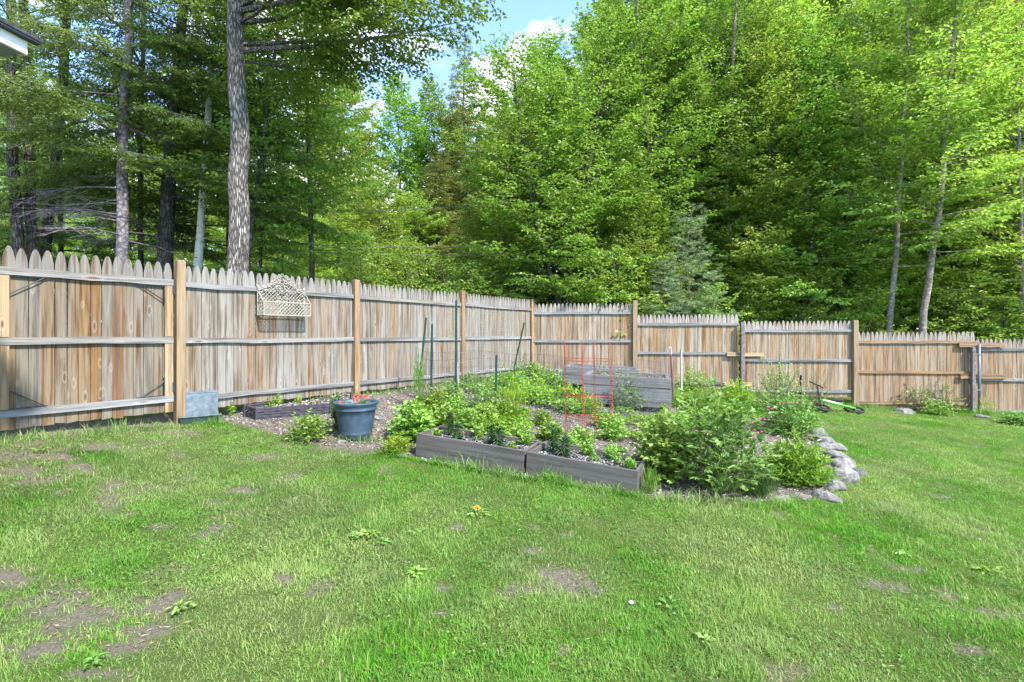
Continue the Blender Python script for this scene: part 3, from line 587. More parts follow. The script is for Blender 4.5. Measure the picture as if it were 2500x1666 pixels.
# blue planter pot with red flowers
pc = gp(869, 1069); pt = thing('planter_pot', 'large blue resin flower pot with flared rim standing in the mulch', 'plant pot', pc)
mb = MB(); mb.lathe([(0,-.01),(.172,-.01),(.178,.0),(.186,.05),(.192,.056),(.196,.066),(.192,.076),(.200,.11),(.222,.27),(.232,.335),(.243,.34),(.247,.352),(.240,.362),(.244,.385),(.262,.405),(.270,.42),(.272,.432),(.266,.438),(.240,.436),(.228,.425),(.215,.36)], pc, 64); mb.build('pot', M['pot'], pt, True)
mb = MB(); mb.lathe([(0,.385),(.1,.388),(.19,.383),(.222,.38)], pc, 32); mb.build('soil', M['soil'], pt, True)

# raised planter boxes
def frame_of(a, b, c):
    x = (b-a); l = x.length; x.normalize(); y = (c-a)-(c-a).dot(x)*x; d = y.length; y.normalize(); z = x.cross(y)
    m = Matrix((x, y, z)).transposed().to_4x4(); m.translation = a; return m, l, d
def bed(name, label, a, b, c, h, th, bm, nrow=1, soil=.05, peb=3500, sd=1, pmat='gravel', group=None):
    """a, b front top corners (left, right), c back left top corner; the box hangs h below them"""
    m, l, d = frame_of(a, b, c); t = thing(name, label, 'planter box'); t.matrix_world = m; bpy.context.view_layer.update()
    if group: t['group'] = group
    def brd(nm, x0, x1, y0, y1, z0, z1, rot=False):
        mb = MB()
        if rot:
            mb.box((0,0,0), (y1-y0, x1-x0, z1-z0), r=random.random()); o = mb.build(nm, M[bm], t, local=True); o.location = ((x0+x1)/2, (y0+y1)/2, (z0+z1)/2); o.rotation_euler = (0, 0, R(90))
        else:
            mb.box(((x0+x1)/2, (y0+y1)/2, (z0+z1)/2), (x1-x0, y1-y0, z1-z0), r=random.random()); o = mb.build(nm, M[bm], t, local=True)
        bv = o.modifiers.new('bevel', 'BEVEL'); bv.width = .004; bv.segments = 2
    hh = h/nrow
    for r_ in range(nrow):
        z1, z0 = -r_*hh, -(r_+1)*hh+(.003 if nrow > 1 else 0)
        j = .006*random.uniform(-1, 1) if nrow > 1 else 0
        brd('side_board', j, l+j, j, th+j, z0, z1); brd('side_board', 0, l, d-th, d, z0, z1)
        brd('end_board', .002, th, th+.001, d-th-.001, z0, z1-.002, True); brd('end_board', l-th, l-.002, th+.001, d-th-.001, z0, z1-.002, True)
    nx, ny = 40, 16; X, Y = np.meshgrid(np.linspace(th, l-th, nx), np.linspace(th, d-th, ny), indexing='ij'); Z = -soil+(vnoise(X.ravel(), Y.ravel(), .11, sd).reshape(X.shape)-.5)*.05
    ii = np.arange(nx*ny).reshape(nx, ny); q = np.stack([ii[:-1,:-1], ii[1:,:-1], ii[1:,1:], ii[:-1,1:]], -1).reshape(-1, 4)
    link('soil', mesh_np('soil', np.stack([X.ravel(), Y.ravel(), Z.ravel()], 1), [q], None, True), M['soil'], t)
    if peb:
        g = np.random.default_rng(sd); x = g.uniform(th, l-th, peb); y = g.uniform(th, d-th, peb); n = peb; aa = g.uniform(0, 6.28, n); s = g.uniform(.008, .024, n); m_ = MB()
        z = -soil+(vnoise(x, y, .11, sd)-.5)*.05+g.uniform(0, .008, n)
        leaves(m_, np.stack([x, y, z], 1), np.stack([np.cos(aa), np.sin(aa), g.normal(0, .3, n)], 1), np.array([0,0,1.])+g.normal(0, .4, (n,3)), s, s*g.uniform(.6, .9, n), g.random(n), .3, .15)
        tag(m_.build('gravel', M[pmat], t, local=True), kind='stuff')
    return t, m, l, d
A1, B1, C1 = ray(1017, 1058, 5.40), ray(1280, 1101.5, 4.90), ray(1082.7, 1040, 5.84)
A2, B2, C2 = ray(1286, 1103, 4.885), ray(1558, 1151, 4.44), ray(1342, 1077, 5.36)
bx1 = bed('planter_box', 'weathered grey wooden planter box on the left of the front pair, with dark lily shoots', A1, B1, C1, .25, .032, 'bedwood', soil=.055, peb=7000, sd=3)
bx2 = bed('planter_box', 'weathered grey wooden planter box on the right of the front pair, beside the big bush', A2, B2, C2, .25, .032, 'bedwood', soil=.055, peb=7000, sd=4)
def inbox(b, x, y, z=-.05): return b[1]@Vector((x, y, z))
def backbed(label, pl, pr, yl, yr, dep, h, sd, soil):
    a, b = ray(*pl, yl), ray(*pr, yr); x = (b-a).normalized(); c = a+Vector((-x.y, x.x, 0)).normalized()*dep
    return bed('raised_bed', label, a, b, c, h, .09, 'timber', 3, soil, 3500, sd, 'chips')
bb1 = backbed('grey timber raised bed nearest the red plant cage, heaped with wood chips', (1424, 914), (1640, 926), 8.7, 8.3, 1.15, .50, 8, .04)
bb2 = backbed('lower grey timber raised bed at the back beneath the corner fence', (1374, 894), (1560, 905), 10.3, 9.9, 1.0, .36, 9, .05)

# metal posts, stakes
def tpost(top, base, label, m='green_metal', group='garden posts', w=.034, name='garden_post', white=False):
    b = gp(*base); t = ray(*top, b.y); d = (t-b).normalized(); b2 = b-d*.1; r = thing(name, label, 'post', b, group)
    mb = MB(); mb.bar(b2, t, w, .005, up=(0,-1,.1)); mb.bar(b2+Vector((0,-w*.4,0)), t+Vector((0,-w*.4,0)), .005, w*.8, up=(0,-1,.1))
    n = int((t-b).length/.055)
    for k in range(n): q = b+(t-b)*((k+.5)/n)+Vector((0,-w*.82,0)); mb.box(q, (.011, .008, .014))
    mb.build('shaft', M[m], r)
    if white: mb = MB(); mb.bar(t-d*.14, t+d*.003, w*1.25, .012, up=(0,-1,.1)); mb.build('painted_tip', M['white'], r)
    return b, t
P1 = tpost((1114,733), (1113,985), 'tallest dark green metal garden post, in front of the third fence post')
P2 = tpost((1040,776), (1021,972), 'dark green metal post leaning right at the left end of the wire trellis')
P3 = tpost((1055,791), (1052,985), 'upright dark green metal post just right of the leftmost leaning one')
P4 = tpost((1212,867), (1210,993), 'short dark green metal post standing alone in the middle of the garden')
P5 = tpost((1280,788), (1247,935), 'dark green metal post leaning right near the fence corner')
P6 = tpost((1636,848), (1644,985), 'red metal post with a white tip at the right end of the back raised bed', 'red_wire', white=True)
P7 = tpost((1955,916), (1953,1005), 'black metal post standing in the twiggy blueberry shrub', 'dkmetal', w=.04)
for top, base, lab in (((1116,885),(1123,985),'grey wooden stake leaning on the tallest green post'), ((1663,852),(1664,985),'thin grey wooden stake right of the red and white post')):
    b = gp(*base); t = ray(*top, b.y); mb = MB(); mb.bar(b-Vector((0,0,.05)), t, .03, .03, .4); o = mb.build('wooden_stake', M['stake']); tag(o, lab, 'stake')
b = gp(1062, 975); t = ray(1046, 850, b.y); mb = MB(); mb.tube([b, b.lerp(t, .5)+Vector((.01,0,0)), t], .006, 6); tag(mb.build('bamboo_cane', M['straw']), 'thin pale cane leaning left in the wire trellis', 'cane')
# wire mesh
def wire_fence(label, path, h, dx, dz, matn, rad, top_jit=.0, seed=1, zoff=0.):
    g = np.random.default_rng(seed); pts = [Vector(p) for p in path]; seg = [(pts[i+1]-pts[i]).length for i in range(len(pts)-1)]; tot = sum(seg); n = int(tot/dx); r = thing('wire_mesh', label, 'wire fence', pts[0])
    cen = []
    for k in range(n+1):
        s = k*tot/n; i = 0
        while i < len(seg)-1 and s > seg[i]: s -= seg[i]; i += 1
        cen.append(pts[i].lerp(pts[i+1], min(1, s/seg[i])))
    wob = np.cumsum(g.normal(0, .004, (n+1, 2)), 0); wob -= np.linspace(0, 1, n+1)[:,None]*wob[-1]
    mb = MB(); m = int(h/dz); H = [h+top_jit*math.sin(k*.21+seed)+g.normal(0, .002) for k in range(n+1)]
    P = lambda k, j: (cen[k].x+wob[k,0]*j/m*2, cen[k].y+wob[k,1]*j/m*2, cen[k].z+zoff+H[k]*j/m)
    for k in range(n+1): mb.tube([P(k, j) for j in range(0, m+1, 2)]+([P(k, m)] if m % 2 else []), rad, 3)
    mb.build('upright_wires', M[matn], r); mb = MB()
    for j in range(m+1): mb.tube([P(k, j) for k in range(n+1)], rad, 3)
    mb.build('cross_wires', M[matn], r); return r
v = lambda p: gp(*p)
wire_fence('low dark wire mesh fence curving in front of the raised beds and the red cage', [v((1012,990)), v((1060,1012)), v((1150,1015)), v((1210,1000)), v((1300,1012)), v((1390,1035)), v((1500,1042)), v((1590,1020)), v((1650,990))], .92, .052, .105, 'dkwire', .0023, .03, 3)
q1, q2, q3 = P2[0], P1[0], P5[0]
wire_fence('tall galvanised wire trellis strung between the leaning green posts', [q1+Vector((.05,.1,0)), q2+Vector((0,.05,0)), q3.lerp(q2, .35), q3+Vector((.1,0,0))], 1.62, .16, .155, 'wire', .0022, .02, 5)
# red folding plant cage
cb = gp(1440, 1064); cg = thing('tomato_cage', 'tall red wire plant cage standing in the mulch behind the right planter box', 'plant cage', cb)
cw = [(-.30,.05),(-.10,-.16),(.10,.14),(.29,-.08)]; tops = [(-.33,.05),(-.125,-.14),(.07,.12),(.255,-.06)]; cp = []
for k, ((bx, by), (tx, ty)) in enumerate(zip(cw, tops)):
    b = Vector((cb.x+bx, cb.y+by, g1(cb.x+bx, cb.y+by)-.04)); t = Vector((cb.x+tx, cb.y+ty, cb.z+1.235)); cp.append((b, t)); mb = MB()
    for dx in (-.011, .011): mb.tube([b+Vector((dx, 0, 0)), b.lerp(t, .5)+Vector((dx*.8, .006, 0)), t+Vector((dx*.5, 0, 0))], .0038, 5)
    mb.build('upright', M['red_wire'], cg)
for f in (.20, .42, .80):
    mb = MB()
    for (i, j) in ((0,1),(1,3),(3,2),(2,0)):
        a, b = cp[i][0].lerp(cp[i][1], f), cp[j][0].lerp(cp[j][1], f)
        for dz in (0, .035): mb.tube([a+Vector((0,-.006,dz)), b+Vector((0,-.006,dz))], .0028, 5)
    mb.build('ring', M['red_wire'], cg)

# ================================================================== stones
def stone(px, py, w, h, label, r=.2, seed=0, flat=.52, group='stones edging the garden bed', depth=.8):
    c = gp(px, py+h*.35); ww = w/F*c.y; hh = h/F*c.y; g = np.random.default_rng(seed+500)
    n1, n2 = 26, 16; u = np.linspace(0, 2*math.pi, n1, endpoint=False); t = np.linspace(-1, 1, n2)*1.5
    U, T = np.meshgrid(u, t, indexing='ij'); sp = np.stack([np.cos(U)*np.cos(T), np.sin(U)*np.cos(T), np.sin(T)], -1).reshape(-1, 3)
    sp = np.sign(sp)*np.abs(sp)**.8
    d = 1+.0*sp[:,0]
    for _ in range(11):
        ax_ = unit(g.normal(0, 1, 3)*np.array((1,1,.8))); k = sp@ax_; cut = g.uniform(.62, .95); sp = np.where((k > cut)[:,None], sp-(k-cut)[:,None]*ax_*.85, sp)
    sp += g.normal(0, .012, sp.shape); a = g.uniform(0, 3); 
    V = sp*np.array((ww*.54, ww*.54*depth, hh*flat)); V[:,2] += hh*.1
    i = np.arange(n1)[:,None]*n2; i2 = ((np.arange(n1)+1) % n1)[:,None]*n2; j = np.arange(n2-1)[None]
    f = np.stack([i+j, i2+j, i2+j+1, i+j+1], -1).reshape(-1, 4)
    o = link('edging_stone', mesh_np('edging_stone', V, [f, ], np.full(len(V), r), True), M['stone']); o.location = c; o.rotation_euler = (g.normal(0,.08), g.normal(0,.08), g.normal(0,.3)); tag(o, label, 'stone', group)
for a in ((1958,1021,30,14,'small pale edging stone closest to the green bike',.2),(1991,1048,52,30,'rough grey edging stone beside the pink flowers, at the far end of the row',.3),
    (2012,1070,48,30,'rugged mottled stone just past the bright ferny plant',.3),(2030,1088,62,22,'long flat grey stone, third up from the big white boulder',.2),
    (2043,1108,58,26,'flat grey stone, second up from the big white boulder',.35),(2058,1128,62,32,'rough stone touching the top of the big white boulder',.2),
    (2050,1154,76,48,'big rounded white boulder in the garden edge',.05),(2096,1152,34,24,'dark blue grey stone tucked behind the big white boulder',1.),
    (2033,1180,62,38,'rounded grey boulder just below the big white one',.35),(2014,1207,68,30,'wedge shaped grey stone at the front corner of the garden edge',.4),
    (1962,1212,40,20,'small tan stone left of the wedge shaped one',.85),(1908,1215,46,12,'low flat stone half sunk in the grass at the left end of the stone row',.3),
    (1822,1112,34,18,'pale stone inside the bed behind the bleeding heart bush',.2),(2038,983,40,18,'rounded grey rock in the gap beneath the back fence',.3),
    (1972,985,30,12,'flat pale rock beneath the back fence behind the blueberry shrub',.2),(2205,1002,42,16,'low grey rock at the fence foot beside the sapling',.3),
    (2215,1006,36,10,'narrow flat rock under the sapling by the fence',.4),(2395,1015,34,14,'small rock at the foot of the steel pipe post',.4),
    (795,1037,18,14,'round white stone left of the blue pot',.05),(832,1077,26,14,'grey stone in front of the blue pot',.3),(926,1020,34,10,'flat pale stone in the mulch right of the blue pot',.3),
    (1365,908,46,22,'long pale rock in front of the lower raised bed',.1),(982,1112,30,10,'small grey stone at the left end of the planter box',.3)):
    stone(*a, seed=int(a[0]))

# ================================================================== green balance bike lying in the grass
wb = gp(2046, 1010); bkx = wb.y
bike = thing('balance_bike', 'small lime green balance bike lying on its side in the grass by the fence', 'bike', wb)
def onb(px, py, dz=0.): q = gp(px, py); return Vector((q.x, q.y, q.z+dz))
def wheel(c, r, tilt):
    tt = MB(); a = np.linspace(0, 2*math.pi, 29); nrm = Vector(tilt).normalized(); u = nrm.cross(Vector((0,1,0))).normalized(); w = nrm.cross(u)
    ring = [c+u*r*math.cos(x)+w*r*math.sin(x) for x in a]; tt.tube(ring, .024, 8, cap=False); root = tt.build('tyre', M['rubber'], bike, True)
    rm = MB(); rm.tube([c+u*(r-.035)*math.cos(x)+w*(r-.035)*math.sin(x) for x in a], .010, 6, cap=False)
    for k in range(6): x = k*1.047; rm.tube([c, c+u*(r-.03)*math.cos(x)+w*(r-.03)*math.sin(x)], .009, 5)
    rm.tube([c-nrm*.05, c+nrm*.05], .022, 10); rm.build('rim', M['dkmetal'], root); return c
wf = wheel(onb(2003, 1005, .09), .165, (.10, -.28, 1)); wr = wheel(onb(2085, 1009, .07), .165, (-.05, -.20, 1))
hd = wf+Vector((.02, .05, .13)); mb = MB(); mid = hd.lerp(wr, .62)+Vector((0,-.02,.02))
mb.bar(hd, mid, .075, .045, up=(0,-.5,1)); mb.tube([mid, wr+Vector((-.02,-.06,.04)), wr+Vector((0,-.05,.0))], .018, 8); mb.tube([mid, wr+Vector((-.02,.08,.05)), wr+Vector((0,.05,0))], .018, 8); mb.build('frame', M['bikegreen'], bike)
mb = MB(); mb.bar(hd.lerp(mid, .12)+Vector((0,-.012,.026)), mid.lerp(hd, .08)+Vector((0,-.012,.026)), .045, .006, up=(0,-.5,1)); mb.build('side_panel', M['white'], bike)
mb = MB(); mb.tube([wf, wf+Vector((0,.03,.07)), hd, hd+Vector((-.02,.06,.30))], .016, 8); mb.build('fork', M['dkmetal'], bike)
hb = hd+Vector((-.02,.06,.30)); mb = MB(); mb.tube([hb+Vector((-.03,-.24,-.03)), hb+Vector((0,-.08,.0)), hb+Vector((0,.08,.02)), hb+Vector((-.03,.22,.06))], .014, 8); mb.build('handlebar', M['dkmetal'], bike)
st_ = mid+Vector((-.02,.12,.06)); mb = MB(); mb.tube([st_+Vector((-.15,.02,.02)), st_+Vector((-.05,.0,.03)), st_+Vector((.08,0,.03)), st_+Vector((.12,0,.02))], [.015,.035,.05,.03], 10); mb.tube([mid, st_+Vector((.04,0,.0))], .012, 6); mb.build('saddle', M['rubber'], bike)

# ================================================================== house corner
hs = thing('house', 'white trimmed roof corner of the house poking in at the upper left', 'house', (-8, 0, .4)); hc = ray(67, 134, 3.2)
he, hn, hu = np.array((.16, .987, 0)), np.array((-.987, .16, 0)), np.array((0, 0, 1.)); hw = lambda a, b, c: tuple(np.array(hc)+he*a+hn*b+hu*c)
def hbox(a0, a1, b0, b1, c0_, c1, m_, name, rise=0.):
    mb = MB(); V = [hw(a, b, c+rise*b) for c in (c0_, c1) for a, b in ((a0,b0),(a1,b0),(a1,b1),(a0,b1))]; mb.add(V, [np.array([(0,3,2,1),(4,5,6,7),(0,1,5,4),(1,2,6,5),(2,3,7,6),(3,0,4,7)])]); return mb.build(name, M[m_], hs)
hbox(-8, 0, .0, .022, .0, .125, 'white', 'fascia_board'); hbox(-8, -.004, .023, .42, .004, .014, 'soffit', 'soffit'); hbox(-.02, .0, .023, 2.5, .002, .115, 'white', 'rake_board', .35)
hbox(-8, .055, -.05, 3.6, .118, .145, 'shingle', 'roof', .35); hbox(-8, .05, -.045, .0, .085, .114, 'dkmetal', 'drip_edge'); hbox(-8, -.3, .42, 4.5, -3.9, .0, 'siding', 'wall')
# ================================================================== garden plants
def dome_dirs(n, g, lo=.15):
    a = np.arange(n)*2.39996+g.uniform(0, 6.28); z = 1-(1-lo)*(np.arange(n)+.5)/n; z = z+g.normal(0, .04, n); z = np.clip(z, .02, 1); q = np.sqrt(1-z*z)
    return np.stack([q*np.cos(a), q*np.sin(a), z], 1)
def plant(name, label, cat, base, rx, h, nst, leafm, L_, W_, per=10, seed=0, start=.35, upright=.25, cluster=1, stemm='stem', group=None, droop=.15, flat=.8, srad=.0025, ry=None, fold=.15, splay=.9, subl=.0, spread=.3, lo=.12, narrow=False, tipn=0):
    """leafy clump: arching stems out of a small base, leaves (or leaflets in clusters) along the upper part of each"""
    g = np.random.default_rng(seed+900); ry = ry or rx; t_ = thing(name, label, cat, base, group); sm, lm = MB(), MB(); bz = Vector(base)
    D = dome_dirs(nst, g, lo); PP, DDr, NN, LL, WW, rr = [], [], [], [], [], []
    for d in D:
        e = np.array((d[0]*rx, d[1]*ry, max(.06*h, d[2]*h*g.uniform(.78, 1.08))))*g.uniform(.72, 1.05); b = np.array((d[0]*rx*spread*g.random(), d[1]*ry*spread*g.random(), -.02))
        m = np.array((e[0]*.35+b[0]*.5, e[1]*.35+b[1]*.5, e[2]*(.62+.15*(1-d[2])))); tt = np.linspace(0, 1, 8)[:,None]; P = (1-tt)**2*b+2*tt*(1-tt)*m+tt**2*e
        P = P+np.array(bz); sm.tube(P, np.linspace(srad, srad*.5, 8), 4)
        k = max(2, int(per*g.uniform(.7, 1.2))); s = start+(1-start)*np.sqrt(np.linspace(0, 1, k)); s = np.concatenate([s, np.full(tipn, 1.)]); k = len(s)
        pos = np.stack([np.interp(s, tt[:,0], P[:,c]) for c in range(3)], 1); tan = unit(np.stack([np.interp(s, tt[:,0], np.gradient(P[:,c])) for c in range(3)], 1))
        az = g.uniform(0, 6.28)+np.arange(k)*2.4; out_ = np.stack([np.cos(az), np.sin(az), np.zeros(k)], 1); dr = unit(out_*splay+tan*.5+np.array((0,0,upright))+g.normal(0, .2, (k, 3)))
        if subl:
            for q in range(k):
                e2 = pos[q]+dr[q]*subl*g.uniform(.6, 1.2); sm.tube([pos[q], e2], srad*.5, 3, cap=False)
                c = cluster; fa = np.linspace(-1.1, 1.1, c) if c > 1 else np.zeros(1); n0 = unit(np.array((0,0,1.))+g.normal(0, .35, 3)+.3*out_[q]); sd = np.cross(n0, dr[q])
                for f_ in fa: PP.append(e2); DDr.append(dr[q]*math.cos(f_)+sd*math.sin(f_)+np.array((0,0,-.1))); NN.append(n0); LL.append(L_*(1-.25*abs(f_))*g.uniform(.75, 1.15)); WW.append(W_*g.uniform(.8, 1.15)); rr.append(g.random())
        else:
            for c in range(cluster):
                PP.extend(pos+g.normal(0, .008*cluster, (k, 3))); DDr.extend(unit(dr+g.normal(0, .35*(c > 0), (k, 3)))); NN.extend(np.array((0,0,1.))+g.normal(0, .38, (k, 3))+.35*out_)
                sz = g.uniform(.6, 1.2, k)*(1.1-.25*s); LL.extend(L_*sz); WW.extend(W_*sz); rr.extend(np.clip(g.normal(.5, .22, k)+(s-.7)*.5, 0, 1))
    leaves(lm, np.array(PP), np.array(DDr), np.array(NN), np.array(LL), np.array(WW), np.array(rr), fold, droop, narrow)
    lm.build('foliage', M[leafm], t_); sm.build('stems', M[stemm], t_); return t_
def W2(c, w): return w/F*c.y
def pl(name, label, cat, px, py, w, h, *a, **k):
    b = gp(px, py); return plant(name, label, cat, b, W2(b, w)/2, W2(b, h), *a, **k)
def blooms(root, pts, m, s=.012, seed=0, name='flower', petals=5):
    g = np.random.default_rng(seed)
    for p in pts:
        mb = MB(); p = Vector(p)
        for k in range(petals): a = k*6.283/petals+g.uniform(0, 1); mb.lathe([(0,-s*.5),(s*.5,-s*.2),(s*.55,s*.2),(0,s*.6)], (p.x+math.cos(a)*s*.7, p.y+math.sin(a)*s*.7, p.z+g.uniform(-.3,.3)*s), 6)
        o = mb.build(name, M[m], root)
pl('leafy_bush', 'dense mint green bush with rounded leaves crowding the right planter box', 'bush', 1622, 1168, 165, 178, 150, 'balm', .068, .046, 14, 1, .22, .1, srad=.003, ry=.42)
hb_ = pl('bleeding_heart', 'tall blue green bush with deeply cut leaves, largest plant in the garden', 'bush', 1752, 1198, 245, 250, 74, 'heart', .085, .034, 9, 2, .2, .25, cluster=5, srad=.0045, subl=.13, ry=.5, lo=.2)
c = gp(1752, 1198); blooms(hb_, [ray(*p, c.y-.25) for p in ((1700,1052),(1722,1057),(1735,1062),(1842,1050),(1850,1058),(1838,1066),(1860,1054),(1835,1020),(1855,1024))], 'pink', .009, 3)
pl('dwarf_shrub', 'bright yellow green ferny mound beside the edging stones', 'shrub', 1943, 1182, 190, 122, 240, 'fern', .068, .021, 17, 4, .2, .35, srad=.002, splay=.8, ry=.36)
pl('grass_clump', 'fine dark green grass tuft between the big bush and the ferny mound', 'ornamental grass', 1850, 1212, 95, 78, 420, 'darkleaf', .10, .004, 5, 5, .3, 1.2, srad=.001, splay=.25, narrow=True, tipn=1)
pl('grass_clump', 'sprig of tall grass at the right corner of the planter box', 'ornamental grass', 1588, 1205, 40, 62, 50, 'grassy', .12, .006, 5, 6, .3, 1.2, srad=.001, splay=.25, narrow=True)
pl('blueberry_shrub', 'twiggy dark leaved shrub behind the pink flowers, in front of the back fence', 'shrub', 1902, 1012, 150, 150, 110, 'balm', .055, .028, 13, 7, .3, .3, stemm='twig', srad=.006, ry=.6)
pl('blueberry_shrub', 'sparse reddish twigged shrub with few leaves beside the black metal post', 'shrub', 1990, 1003, 110, 105, 40, 'balm', .05, .022, 5, 8, .6, .2, stemm='twig', srad=.005, lo=.3)
b6 = pl('bleeding_heart', 'leafy plant hung with a row of pink heart flowers behind the ferny mound', 'flowering plant', 1925, 1062, 150, 115, 95, 'heart', .068, .03, 8, 9, .25, .3, cluster=4, subl=.06, srad=.003)
c = gp(1925, 1062); blooms(b6, [ray(px_, py_, c.y-.15) for px_, py_ in ((1878,993),(1884,998),(1903,984),(1914,985),(1926,984),(1938,986),(1951,988),(1876,1002),(1858,1022),(1866,1024),(1945,984))], 'pink', .013, 5)
pl('leafy_bush', 'yellow green low shrub between the flowering plant and the rugged stone', 'shrub', 1965, 1052, 85, 50, 60, 'fern', .05, .02, 9, 10, .25, .3)
for i, (b_, x, y, h, lab) in enumerate(((bx1, .55, .42, .16, 'light green upright stem at the back of the left box between the lilies'), (bx1, 1.12, .40, .15, 'light green upright weed at the back right corner of the left box'), (bx2, .50, .42, .14, 'light green weed behind the lilies of the right box'), (bx2, .98, .18, .10, 'feathery sprig in the front right corner of the right box'), (bx1, .14, .2, .07, 'tiny green sprig in the front left corner of the left box'), (bx2, .75, .4, .17, 'light green clump leaning over the back of the right box'))):
    plant('weed', lab, 'plant', inbox(b_, x, y), h*.55, h, 22, 'balm', .045, .026, 8, 700+i, .2, .4, srad=.0015, lo=.3)
pl('lemon_balm', 'rounded mound of light green leaves left of the planter boxes', 'herb clump', 1008, 1072, 128, 92, 130, 'balm', .075, .054, 12, 11, .2, .1, srad=.003)
pl('oregano_mound', 'low yellow green mound at the left end of the planter box', 'herb clump', 970, 1104, 88, 44, 130, 'gold', .03, .022, 9, 12, .2, .1, srad=.0015)
pl('strawberry_plant', 'low clump of crinkled leaves on the lawn edge left of the blue pot', 'plant', 752, 1074, 120, 74, 85, 'balm', .05, .036, 10, 13, .25, .2, srad=.002)
pl('nettle_plant', 'upright leafy plant squeezed behind the left side of the blue pot', 'plant', 822, 1050, 40, 100, 26, 'darkleaf', .055, .035, 16, 14, .1, .2, srad=.003, lo=.6)
gg = pl('daffodil_leaves', 'clump of tall yellowing strap leaves in the middle of the garden', 'plant', 1252, 1022, 75, 100, 100, 'gold', .17, .011, 4, 15, .1, 1.6, srad=.001, splay=.3, narrow=True, lo=.3)
pl('daffodil_leaves', 'thin tall strap leaves climbing the left end of the wire trellis', 'plant', 1022, 1000, 42, 135, 60, 'grassy', .16, .010, 5, 16, .1, 1.8, srad=.001, splay=.2, narrow=True, lo=.5)
for i, (px, py, w, h, m_, L_, lab) in enumerate(((1085,1048,90,72,'balm',.05,'light green leafy plant behind the left end of the planter boxes'), (1140,1055,90,62,'balm',.055,'broad leafed light green plant behind the lilies of the left box'),
        (1195,1062,80,56,'fern',.045,'leafy green weed behind the middle of the left box'), (1270,1085,90,50,'balm',.05,'light green plant overhanging the joint of the two boxes'), (1345,1075,75,54,'balm',.05,'light green plant behind the right box lilies'),
        (1100,990,100,62,'fern',.05,'green plant at the foot of the tallest green post'), (1185,1000,95,62,'balm',.05,'leafy plant at the foot of the short green post'), (1310,985,120,68,'gold',.05,'yellow green plant mass in front of the lower raised bed'),
        (1250,955,130,62,'fern',.055,'bright green plant behind the short green post'), (1340,950,110,60,'balm',.055,'green plant beside the lower raised bed corner'), (1270,915,150,48,'fern',.06,'green plant spread near the fence corner'),
        (1150,940,110,32,'fern',.05,'low green plant against the left fence behind the trellis'), (1400,990,90,58,'gold',.05,'yellow green weeds at the left corner of the nearest raised bed'), (1460,975,90,78,'balm',.05,'leafy weeds growing in front of the nearest raised bed'),
        (1535,1002,110,100,'balm',.05,'tall leafy weeds between the red cage and the big bush'), (1590,985,110,75,'fern',.05,'ferny green growth under the end of the raised bed'), (1690,960,110,72,'balm',.055,'green bush right of the raised bed'),
        (1755,950,110,75,'fern',.05,'loose green bush behind the bleeding heart'), (1800,985,100,70,'gold',.05,'yellow green low bush between the tall bush and the twiggy shrub'), (1480,1045,80,50,'fern',.04,'thin ferny weed at the foot of the red cage'),
        (1395,1105,60,45,'balm',.04,'small light green plant at the back edge of the right box'), (1500,1135,70,50,'balm',.045,'light green seedling at the right end of the right box'), (1660,1090,160,110,'fern',.055,'light green growth between the mint bush and the cut leaved bush'),
        (1700,1000,130,60,'fern',.05,'grassy green growth behind the mint bush'), (1230,1025,60,52,'fern',.04,'thin green seedling beside the yellowing strap leaves'), (1385,1010,70,46,'balm',.04,'light green weed left of the red cage in the wood chips'), (1325,1038,60,40,'fern',.035,'small weed between the strap leaves and the red cage'), (1420,1085,80,44,'balm',.04,'light green plant at the foot of the red cage behind the right box'),
        (1185,1035,80,56,'balm',.045,'leafy plant midway behind the left box'), (1110,1020,70,60,'balm',.045,'leafy plant right of the light green mound'), (1495,1075,80,66,'balm',.045,'leafy plant between the red cage and the mint bush'), (1440,1010,70,60,'gold',.04,'yellow green weed behind the red cage'), (1065,1010,60,70,'gold',.045,'yellow green weed at the left foot of the wire trellis'))):
    pl('garden_plant', lab, 'plant', px, py, w, h, 55 if w < 100 else 80, m_, L_*1.25, L_*.8, 10, 30+i, .2, .2, srad=.002)
# strawberries and other ground cover: nobody could count these
mb = MB(); g = np.random.default_rng(77); gc = [tuple(gp(*p)[:2]) for p in ((1040,975),(1130,1000),(1290,1010),(1300,1060),(1240,1080),(1060,1050),(1000,1000))]; gc2 = [(-1.1,9.2),(.3,8.2),(1.4,7.4),(1.3,8.6),(1.0,11.5),(.6,12.2),(-.6,10.6)]; gc3 = [tuple(gp(*p)[:2]) for p in ((1500,990),(1640,1010),(1780,990),(1830,985),(1800,1080),(1640,1100),(1520,1080))]
for poly, n in ((gc, 5000), (gc2, 12000), (gc3, 7000)):
    Pq = np.array(poly); x = g.uniform(Pq[:,0].min(), Pq[:,0].max(), n*2); y = g.uniform(Pq[:,1].min(), Pq[:,1].max(), n*2); k = inpoly(x, y, poly) & (vnoise(x, y, .35, 71) > .34); x, y = x[k][:n], y[k][:n]; n = len(x)
    a = g.uniform(0, 6.28, n); hgt = .04+.16*vnoise(x, y, .3, 72)*g.random(n)**.5
    leaves(mb, np.stack([x, y, G(x, y)+hgt], 1), np.stack([np.cos(a), np.sin(a), g.normal(.1, .3, n)], 1), np.array([0,0,1.])+g.normal(0, .35, (n,3)), g.uniform(.03, .07, n), g.uniform(.025, .045, n), g.random(n))
tag(mb.build('ground_cover', M['fern']), 'low leafy green ground cover spreading through the garden bed', 'ground cover', kind='stuff')
